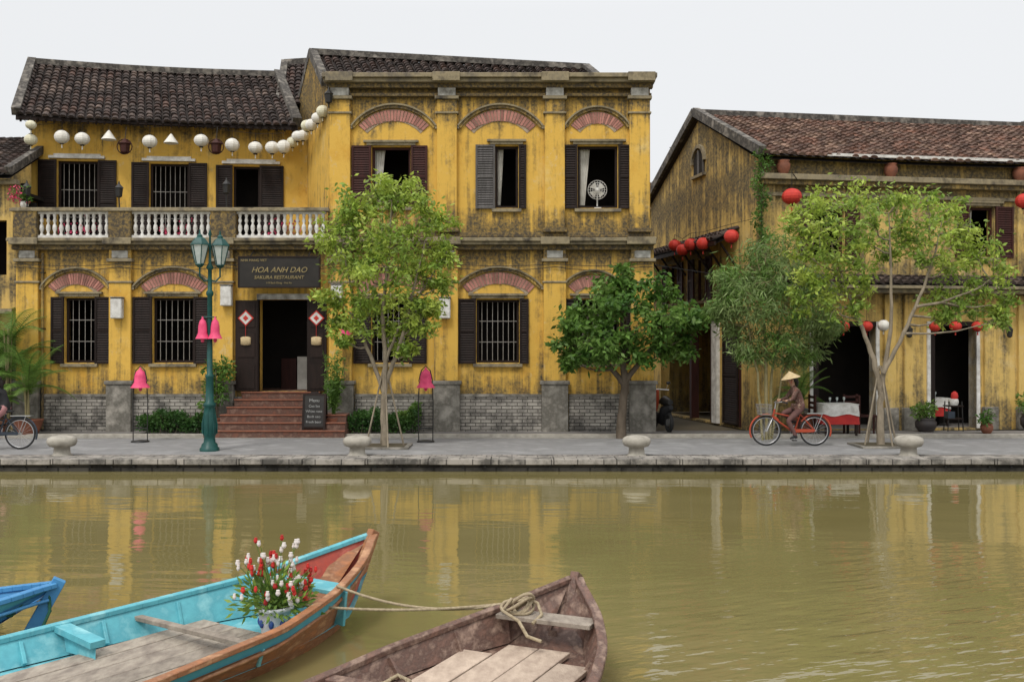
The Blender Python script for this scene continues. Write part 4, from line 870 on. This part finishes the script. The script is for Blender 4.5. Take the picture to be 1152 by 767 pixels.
# ---------------------------------------------------------------- bicycle and riders (facing -x)
def bicycle(T,frame,basket=True,name='bicycle'):
    m=MB(); m.T=T; r=.33
    for xx in (-.53,.53):
        m.ring((xx,0,r),r-.018,.018,'rubber',36,6); m.ring((xx,0,r),r-.045,.010,'chrome',36,5); m.tube([(xx,-.05,r),(xx,.05,r)],.02,'chrome',8)
        for i in range(18): a=i*math.pi/9; m.tube([(xx,.02*(-1)**i,r),(xx+(r-.045)*math.cos(a),0,r+(r-.045)*math.sin(a))],.0025,'chrome',3)
        fen=[(xx+(r+.025)*math.cos(a),0,r+(r+.025)*math.sin(a)) for a in [math.radians(d) for d in (range(40,215,15) if xx<0 else range(-20,160,15))]]
        m.tube(fen,.02,frame,6)
    bb=(.08,0,.29); hd=(-.34,0,.80); hb=(-.385,0,.62); st=(.23,0,.74)
    for a,b,t in ((bb,st,.017),(bb,hb,.02),((.19,0,.60),(-.365,0,.72),.018),(hd,hb,.022)): m.tube([a,b],t,frame,8)
    for s_ in (-.06,.06):
        m.tube([bb,(.53,s_,r)],.012,frame,6); m.tube([(.22,0,.68),(.53,s_,r)],.011,frame,6); m.tube([hb,(-.43,s_,.55),(-.53,s_,r)],.013,'chrome',6)
    m.tube([hd,(-.32,0,.93)],.015,'chrome',6); m.tube([(-.16,-.26,.95),(-.24,-.22,.97),(-.33,-.08,.94),(-.33,.08,.94),(-.24,.22,.97),(-.16,.26,.95)],.012,'chrome',6)
    for s_ in (-1,1): m.tube([(-.13,.27*s_,.945),(-.24,.225*s_,.967)],.018,'rubber',6)
    m.tube([st,(.24,0,.79)],.013,'chrome',6); m.lathe((.27,0,.775),[(.03,0),(.1,.01),(.11,.03),(.07,.05)],'rubber',12,sx=1.25,sy=.9); m.tube([(.2,0,.80),(.08,0,.805)],[.05,.02],'rubber',8)
    m.ring(bb,.085,.006,'chrome',18,4); m.box(.08,.5,-.055,-.045,.30,.37,frame)
    m.tube([bb,(.08,-.08,.29),(.05,-.1,.13)],.01,'chrome',5); m.tube([bb,(.08,.08,.29),(.11,.1,.45)],.01,'chrome',5); m.box(0,.10,-.17,-.09,.12,.14,'rubber'); m.box(.06,.16,.09,.17,.44,.46,'rubber')
    m.box(.35,.78,-.07,.07,.70,.715,'chrome')
    for s_ in (-.07,.07): m.tube([(.68,s_,.70),(.53,s_,r)],.007,'chrome',4)
    if basket:
        x0,x1,z0,z1=-.72,-.44,.68,.90
        for i in range(7):
            t=i/6
            for yy in (-.16,.16): m.tube([(x0+.03+(x1-x0-.03)*t,yy*.85,z0),(x0+(x1-x0)*t,yy,z1)],.005,'iron_light',3)
            for xx in (x0,x1): m.tube([(xx+(.03 if xx==x0 else 0),-.136+.272*t,z0),(xx,-.16+.32*t,z1)],.005,'iron_light',3)
        for z in (z0,.75,.82,z1): k=(z-z0)/(z1-z0); a=x0+.03*(1-k); w=.136+.024*k; m.tube([(a,-w,z),(x1,-w,z),(x1,w,z),(a,w,z)],.006,'iron_light',4,True)
        m.box(x0+.03,x1,-.136,.136,z0,z0+.006,'iron_light')
    return m.obj(name)
def rider(T,name,top,bot,hat=True,short=False):
    J={'pel':((.24,0,.86),.125),'wst':((.20,0,.98),.115),'chs':((.13,0,1.14),.13),'upc':((.09,0,1.23),.105),'nek':((.055,0,1.31),.046),'hd0':((.035,0,1.37),.062),'hd1':((.02,0,1.43),.088),'hd2':((.025,0,1.50),.07)}
    Ed=[('pel','wst'),('wst','chs'),('chs','upc'),('upc','nek'),('nek','hd0'),('hd0','hd1'),('hd1','hd2')]
    for s_,n in ((-1,'a'),(1,'b')):
        kn=(-.08,-.11,.55) if s_<0 else (-.155,.10,.70); an=(.085,-.13,.23) if s_<0 else (.14,.13,.54); to=(-.05,-.135,.165) if s_<0 else (.01,.135,.475); he=(an[0]+.03,an[1],an[2]-.055)
        J.update({'sh'+n:((.085,.155*s_,1.215),.062),'el'+n:((-.02,.235*s_,1.03),.044),'wr'+n:((-.145,.255*s_,.99),.028),'hn'+n:((-.19,.25*s_,.985),.032),
                  'hp'+n:((.22,.085*s_,.83),.095),'th'+n:(tuple((a*.45+b*.55) for a,b in zip((.22,.085*s_,.83),kn)),.075),'kn'+n:(kn,.058),'cf'+n:(tuple(a*.6+b*.4 for a,b in zip(kn,an)),.055),'an'+n:(an,.036),'he'+n:(he,.034),'to'+n:(to,.026)})
        Ed+=[('upc','sh'+n),('sh'+n,'el'+n),('el'+n,'wr'+n),('wr'+n,'hn'+n),('pel','hp'+n),('hp'+n,'th'+n),('th'+n,'kn'+n),('kn'+n,'cf'+n),('cf'+n,'an'+n),('an'+n,'he'+n),('an'+n,'to'+n)]
    ks=list(J); me=bpy.data.meshes.new('body'); me.from_pydata([T@Vector(J[k][0]) for k in ks],[(ks.index(a),ks.index(b)) for a,b in Ed],[])
    ob=bpy.data.objects.new('tmp',me); scene.collection.objects.link(ob); sk=ob.modifiers.new('s','SKIN'); sv=me.skin_vertices[0].data
    for i,k in enumerate(ks): rr=J[k][1]; sv[i].radius=(rr,rr); sv[i].use_root=(k=='pel')
    sk.branch_smoothing=.3; su=ob.modifiers.new('u','SUBSURF'); su.levels=2; su.render_levels=2
    dg=bpy.context.evaluated_depsgraph_get(); nm=bpy.data.meshes.new_from_object(ob.evaluated_get(dg)); bpy.data.objects.remove(ob)
    nm.materials.clear()
    for k in (top,bot,'skin','rubber'): nm.materials.append(MT[k])
    def seg(p,a,b):
        ab=b-a; t=max(0,min(1,(p-a).dot(ab)/ab.length_squared)); return (p-(a+ab*t)).length,t
    cls={}
    for a,b in Ed:
        cls[(a,b)]=0
        if a in('nek','hd0','hd1') : cls[(a,b)]=2
        if a[:2] in('wr',) : cls[(a,b)]=2
        if a[:2]=='el' : cls[(a,b)]=2 if short else 0
        if a[:2] in('hp','th') or b[:2]=='hp': cls[(a,b)]=1
        if a[:2] in('kn','cf'): cls[(a,b)]=2 if short else 1
        if a[:2]=='an': cls[(a,b)]=3
    for p in nm.polygons:
        bst=None
        for a,b in Ed:
            A=T@Vector(J[a][0]);B=T@Vector(J[b][0]); d,t=seg(p.center,A,B); d-=J[a][1]*(1-t)+J[b][1]*t
            if bst is None or d<bst[0]: bst=(d,(a,b))
        p.material_index=cls[bst[1]]; p.use_smooth=True
    Ee=empty(name,T@Vector((.2,0,0))); o=bpy.data.objects.new('body',nm); scene.collection.objects.link(o); o.parent=Ee; o.matrix_parent_inverse=Matrix.Translation(-Ee.location)
    m=MB(); m.T=T
    m.lathe((-.078,0,1.405),[(.018,0),(.014,.02),(.006,.05)],'skin',6); 
    for s_ in (-1,1): m.ball((-.062,.034*s_,1.445),.012,.014,.009,'hair_black',8,6); m.ball((-.066,.034*s_,1.46),.008,.02,.004,'hair_black',6,4); m.ball((.03,.09*s_,1.425),.022,.012,.03,'skin',8,6)
    m.box(-.073,-.055,-.024,.024,1.377,1.385,'cloth_red')
    m.ball((.055,0,1.46),.085,.095,.085,'hair_black',14,10); m.tube([(.12,0,1.45),(.145,0,1.38),(.14,0,1.28)],[.05,.045,.02],'hair_black',8)
    for s_ in (-1,1):
        for k in range(4):
            xx=-.165-.019*k; yy=.262*s_-.016*k*s_; L=(.9,1,.96,.8)[k]; gz=.950+.004*k
            m.tube([(xx+.005,yy+.02*s_,gz+.045),(xx,yy-.005*s_,gz+.036*1),(xx-.004,yy-.026*s_*L,gz+.012),(xx,yy-.024*s_*L,gz-.014),(xx,yy-.004*s_,gz-.022)],[.0095,.0092,.0088,.0082,.007],'skin',6)
        m.tube([(-.15,.245*s_,.985),(-.165,.225*s_,.975),(-.19,.222*s_,.955),(-.205,.23*s_,.940)],[.012,.011,.010,.008],'skin',6)
    if hat:
        m.T=T@Matrix.Translation((.01,0,1.475))@Matrix.Rotation(math.radians(-12),4,'Y')
        m.lathe((0,0,0),[(.215,0),(.17,.035),(.10,.085),(.04,.13),(.006,.155)],'straw_hat',24); m.lathe((0,0,-.004),[(.212,.0),(.10,.075),(.01,.12)],'straw_hat',24)
        m.T=T; m.tube([(.03,-.1,1.50),(0,-.07,1.37),(-.01,0,1.345),(0,.07,1.37),(.03,.1,1.50)],.005,'cloth_red',4)
    m.T=T; m.lathe((.16,0,.80),[(.14,0),(.15,.04),(.135,.12)],top,16,sy=1.1)
    m.obj('head_hands_details',Ee)
    return Ee
TB=Matrix.Translation((WX(889,21.75),21.75,.0))
bicycle(TB,'bike_red'); rider(TB,'woman_cyclist','shirt_floral','trousers_brown')
TB2=Matrix.Translation((WX(23,21.0)-.53,21.0,.0))
bicycle(TB2,'bike_blue',False); rider(TB2,'person_cyclist','cloth_black','cloth_pink',hat=False,short=True)
# ---------------------------------------------------------------- boats
def lerpt(tab,s):
    for (a,va),(b,vb) in zip(tab,tab[1:]):
        if s<=b:
            t=(s-a)/(b-a); t=max(0,t); return va+(vb-va)*t
    return tab[-1][1]
def sm(tab,s,h=.12): return (lerpt(tab,max(0,s-h))+2*lerpt(tab,s)+lerpt(tab,s+h))/4
def boat(name,B,d,wt,zt,Ls,floor,mi,mo,rail,plank,bowin=None,bowlen=.9,stripe=None,cross=None,fs=1.3,rail2=None,pw=.19):
    E=empty(name,(B[0],B[1],WZL)); bx,by=B; d=Vector((d[0],d[1],0)).normalized(); n=Vector((-d.y,d.x,0))
    if n.x<0: n=-n
    def P(s,w,z): 
        v=Vector((bx,by,0))+d*s+n*w; v.z=z; return v
    N=46; S=[Ls*(i/N)**1.25 for i in range(N+1)]
    m=MB(); th=.03
    def W_(s): return sm(wt,s)
    def Z_(s): return sm(zt,s)
    for sg in (-1,1):
        for i in range(N):
            for (fa,fb,mt) in ((0,.16,stripe or mo),(.16,.45,mo),(.45,1,mo)):
                q=[]
                for s,f in ((S[i],fa),(S[i+1],fa),(S[i+1],fb),(S[i],fb)):
                    w=W_(s); z=Z_(s); zb=-.42+max(0,.42-s)*1.1; wb=w*.62; s2=s+f*(.45*max(0,1-s/1.2))
                    fl=f**1.25; q.append(P(s2,sg*(w*(1-fl)+wb*fl),z*(1-f)+zb*f))
                m.add(q,[(0,1,2,3) if sg>0 else (3,2,1,0)],mt,True)
            q=[]
            for s in (S[i],S[i+1]):
                w=max(.005,W_(s)-th); z=Z_(s); 
                fl=floor if s>.5 else floor+(.5-s)*.5
                fr=(z-fl)/(z+.42); q.append((P(s,sg*w,z),P(s+.1,sg*max(.003,w*(1-.38*fr**1.1)),fl)))
            mt=bowin if (bowin and S[i]<bowlen) else mi
            m.add([q[0][0],q[1][0],q[1][1],q[0][1]],[(0,1,2,3)],mt,True)
    for i in range(N):
        a,b=S[i],S[i+1]; m.add([P(a+.45*max(0,1-a/1.2),-W_(a)*.62,-.42+max(0,.42-a)*1.1),P(a+.45*max(0,1-a/1.2),W_(a)*.62,-.42+max(0,.42-a)*1.1),P(b+.45*max(0,1-b/1.2),W_(b)*.62,-.42+max(0,.42-b)*1.1),P(b+.45*max(0,1-b/1.2),-W_(b)*.62,-.42+max(0,.42-b)*1.1)],[(0,1,2,3)],mo)
        fz_=lambda s: floor-.01 if s>.5 else floor-.01+(.5-s)*.5
        m.add([P(a+.1,-W_(a)*.9,fz_(a)),P(a+.1,W_(a)*.9,fz_(a)),P(b+.1,W_(b)*.9,fz_(b)),P(b+.1,-W_(b)*.9,fz_(b))],[(0,1,2,3)],mi)
    m.obj('hull',E)
    m=MB()
    for sg in (-1,1):
        rl_=rail2 if (rail2 and sg<0) else rail
        pts=[P(s,sg*(W_(s)-.012),Z_(s)+.012) for s in S]
        for a,b in zip(pts,pts[1:]): m.beam(a,b+(b-a)*.02,.07,.04,rl_)
        pts=[P(s+.05,sg*(W_(s)*.975+.012),Z_(s)-.10) for s in S]; m.tube(pts,.016,rail,6)
    z0=Z_(0); m.beam(P(-.03,0,z0+.05),P(.22,0,z0-.42),.07,.10,rail,up=(d.x,d.y,.3))
    m.obj('rails',E,bevel=.005)
    m=MB()
    wmx=max(v for _,v in wt)*.86; k=max(4,int(wmx*2/pw))
    for i in range(k):
        w0=-wmx+2*wmx*i/k+.006; w1=-wmx+2*wmx*(i+1)/k-.006; wm=max(abs(w0),abs(w1)); s0=fs
        while s0<Ls and W_(s0)*.84<wm: s0+=.05
        if s0<Ls-.2:
            zz=floor+.035+U(-.004,.004); sb=s0
            while sb<Ls-.3:
                se=min(Ls-.1,sb+U(1.6,2.6)); qq=[P(sb+.008,w0,zz),P(sb+.008,w1,zz),P(se,w1,zz),P(se,w0,zz)]; m.add(qq+[v-Vector((0,0,.03)) for v in qq],[(0,1,2,3),(0,4,5,1),(1,5,6,2),(3,2,6,7),(0,3,7,4)],plank); sb=se
    for (s,wd,zoff,mt) in (cross or []):
        w=W_(s)-.04; z=Z_(s)-zoff; m.beam(P(s,-w,z),P(s,w,z),wd,.035,mt)
        for sg in (-1,1): m.beam(P(s,sg*w*.93,floor),P(s,sg*w,z),wd*.6,.03,mi,up=(d.x,d.y,0))
    s=1.0
    while s<Ls-.2:
        for sg in (-1,1): w=W_(s)-th; m.beam(P(s,sg*(w-.015),Z_(s)-.03),P(s+.03,sg*(w*.84),floor+.01),.045,.03,mi,up=(d.x,d.y,0))
        s+=.62
    m.obj('planks_and_thwarts',E,bevel=.004)
    return E,P,W_,Z_
B1,P1,W1,Z1=boat('cyan_rowing_boat',(-1.28,9.1),(-.56,-.83),[(0,.02),(.25,.2),(.5,.33),(1,.52),(1.75,.74),(3,.86),(6,.8),(7,.5)],[(0,.44),(.25,.35),(.5,.28),(1,.17),(1.75,.10),(3,.06),(5,.08),(7,.2)],6.6,-.11,'boat_cyan','boat_orange','boat_orange','plank_grey','boat_red',.8,'boat_cyan_out',cross=[(.85,.24,.03,'boat_cyan'),(1.95,.07,.07,'plank_grey')],fs=1.45,rail2='boat_cyan')
B2,P2,W2,Z2=boat('wooden_rowing_boat',(.5,7.86),(-.42,-.908),[(0,.02),(.2,.17),(.5,.38),(1,.6),(1.6,.76),(2.5,.86),(5,.85),(6.5,.6)],[(0,.33),(.25,.26),(.5,.19),(1,.13),(1.75,.10),(3,.09),(6.5,.15)],6.3,-.05,'boat_brown','boat_brown','boat_brown','plank_pale',None,.9,None,cross=[(.58,.2,.02,'plank_grey'),(2.2,.1,.0,'boat_brown')],fs=.72,pw=.24)
B3,P3,W3,Z3=boat('blue_rowing_boat',(-3.66,8.0),(-.93,-.36),[(0,.02),(.3,.2),(.8,.4),(1.6,.6),(3,.75),(5,.7)],[(0,.25),(.3,.20),(.8,.13),(1.6,.1),(5,.1)],5,-.08,'boat_blue','boat_blue','boat_blue','plank_grey',None,.8,'boat_cyan_out',cross=[(1.,.2,.03,'boat_blue')])
m=MB(); s=2.55; w=W1(s)-.04; z=Z1(s); m.add([P1(s,-w,z+.0),P1(s,-w*.45,z-.06),P1(s+.03,-w*.40,-.08),P1(s+.03,-w*.86,-.08)],[(0,1,2,3)],'boat_cyan'); m.beam(P1(s,-w,z+.0),P1(s,-w*.42,z-.05),.12,.045,'boat_cyan'); m.obj('bulkhead',B1)
m=MB()
def sagline(a,b,sag,n=14): return [Vector(a).lerp(Vector(b),i/n)-Vector((0,0,sag*4*(i/n)*(1-i/n))) for i in range(n+1)]
def rope(m,pts,r=.012,mt='rope_fibre'):
    m.tube(pts,r,mt,6)
    L=0;Q=[];prev=None
    for i in range(len(pts)-1):
        for k in range(6):
            p=Vector(pts[i]).lerp(Vector(pts[i+1]),k/6)
            if prev is not None: L+=(p-prev).length
            prev=p; Q.append(p+Vector((math.cos(L*90),math.sin(L*70)*.5,math.sin(L*90)))*r*.7)
    m.tube(Q,r*.55,mt,4)
a=P1(.95,W1(.95)-.02,Z1(.95)+.05); b=P2(.55,-W2(.55)+.05,Z2(.55)+.04)
rope(m,sagline(a,b,.10)); rope(m,sagline(P1(1.3,-.1,Z1(1.3)-.02),b+Vector((.03,.02,.0)),.07))
m.obj('mooring_rope')
m=MB(); c=P2(.60,-.22,Z2(.60)+.02)
for i in range(5):
    pts=[]; o_=Vector((U(-.03,.03),U(-.03,.03),.022*i)); ra=U(.07,.12); rb=U(.05,.08); ph=U(0,3)
    for k in range(18): t=2*math.pi*k/18; pts.append(c+o_+Vector((ra*math.cos(t),rb*math.sin(t),.035*math.sin(t+ph)+.02*math.sin(2*t+i))))
    m.tube(pts,.013,'rope_fibre',6,True)
m.tube([c+Vector((-.05,-.03,.1)),c+Vector((-.12,-.1,.03)),c+Vector((.0,-.2,-.02)),c+Vector((.06,-.3,-.1)),c+Vector((.16,-.36,-.12))],.013,'rope_fibre'); m.tube([c+Vector((.05,0,.1)),c+Vector((.14,.0,.06)),c+Vector((.17,-.1,.0)),c+Vector((.1,-.16,-.05))],.013,'rope_fibre')
m.obj('rope_coil')
m=MB(); a=P3(.05,0,.26); rope(m,[a,a+Vector((.03,-.05,-.2)),a+Vector((-.05,-.1,-.42)),a+Vector((-.1,-.1,-.55))],.013,'rope_green'); rope(m,[a+Vector((-.55,-.28,-.1)),a+Vector((-.35,-.3,-.16)),a+Vector((-.2,-.2,-.2)),a+Vector((-.1,-.1,-.05)),a],.012,'rope_green')
m.obj('green_rope')
m=MB(); a=P2(2.2,-.3,Z2(2.2)+.03); rope(m,[a+Vector((-.1,0,0)),a+Vector((0,.1,.03)),a+Vector((.08,0,.03)),a+Vector((.05,-.15,-.02))],.014); m.obj('rope_knot')
c=P1(1.42,.27,-.075); FP=empty('flower_pot',c); m=MB()
m.lathe(c,[(.095,0),(.10,.01),(.115,.12),(.135,.19),(.15,.195),(.15,.22),(.12,.22),(.11,.18)],'pot_white',22)
for i in range(8):
    a=i*math.pi/4; m.ball(c+Vector((.112*math.cos(a),.112*math.sin(a),.10)),.022,.022,.035,'pot_blue',8,6)
m.obj('pot',FP)
m=MB(); top=c+Vector((0,0,.20))
for i in range(95):
    a=U(0,6.28); el=math.acos(U(.12,1)); L=U(.26,.50); d=Vector((math.sin(el)*math.cos(a)*.75,math.sin(el)*math.sin(a)*.75,math.cos(el)*1.05)); tip=top+d*L+Vector((0,0,.03)); mid=top+d*L*.5+Vector((0,0,.03))
    m.tube([top+Vector((U(-.05,.05),U(-.05,.05),-.02)),mid,tip],.003,'leaf_mid',4)
    mt='flower_red' if R()<.48 else 'flower_white'
    for q_ in range(1+int(R()<.4)):
        p=tip+Vector((U(-.02,.02),U(-.02,.02),.02-.035*q_)); s_=U(.8,1.2); m.lathe(p-Vector((0,0,.02)),[(.004,0),(.015*s_,.012),(.017*s_,.025),(.011*s_,.04),(.013*s_,.046)],mt,7)
for i in range(700):
    a=U(0,6.28); el=math.acos(U(-.15,1)); L=U(.05,.36); d=Vector((math.sin(el)*math.cos(a),math.sin(el)*math.sin(a),math.cos(el))); leaf(m,top+d*L*.9,d+Vector((U(-.6,.6),U(-.6,.6),U(-.6,.6))),U(.05,.10),.026,'leaf_fresh' if R()<.5 else 'leaf_mid')
m.obj('flowers',FP)
# ---------------------------------------------------------------- world, sun, camera
w=bpy.data.worlds.new('World'); scene.world=w; w.use_nodes=True; n=w.node_tree.nodes; l=w.node_tree.links; n.clear()
sky=n.new('ShaderNodeTexSky'); sky.sky_type='NISHITA'; sky.sun_disc=False; sky.sun_elevation=math.radians(55); sky.sun_rotation=math.radians(205); sky.dust_density=3
hs=n.new('ShaderNodeHueSaturation'); hs.inputs['Saturation'].default_value=.2; l.new(sky.outputs[0],hs.inputs['Color'])
b1=n.new('ShaderNodeBackground'); b1.inputs[1].default_value=.05; l.new(hs.outputs[0],b1.inputs[0])
tc=n.new('ShaderNodeTexCoord'); sp=n.new('ShaderNodeSeparateXYZ'); l.new(tc.outputs['Generated'],sp.inputs[0])
r=ramp(n,[(0,(.68,.69,.69)),(.12,(.71,.72,.73)),(.32,(.78,.79,.80)),(.5,(1.1,1.1,1.12)),(1,(1.5,1.5,1.52))]); l.new(sp.outputs[2],r.inputs[0])
b2=n.new('ShaderNodeBackground'); b2.inputs[1].default_value=.88; l.new(r.outputs[0],b2.inputs[0])
ad=n.new('ShaderNodeAddShader'); l.new(b1.outputs[0],ad.inputs[0]); l.new(b2.outputs[0],ad.inputs[1]); o=n.new('ShaderNodeOutputWorld'); l.new(ad.outputs[0],o.inputs[0])
sd=bpy.data.lights.new('sun','SUN'); sd.energy=1.5; sd.angle=math.radians(14); sd.color=(1,.96,.9); so=bpy.data.objects.new('sun',sd); scene.collection.objects.link(so)
az=math.radians(205); el_=math.radians(55); dv=Vector((math.sin(az)*math.cos(el_),math.cos(az)*math.cos(el_),math.sin(el_))); so.location=dv*60; so.rotation_euler=dv.to_track_quat('Z','Y').to_euler()
cd=bpy.data.cameras.new('camera'); cd.lens=35; cd.sensor_width=36; cd.clip_end=2000; cd.clip_start=.05; co=bpy.data.objects.new('camera',cd); scene.collection.objects.link(co)
co.location=(0,0,CH); co.rotation_euler=(math.radians(90)+math.atan(6.5/1120),0,0); scene.camera=co
scene.view_settings.view_transform='Standard'; scene.view_settings.look='None'; scene.view_settings.exposure=0
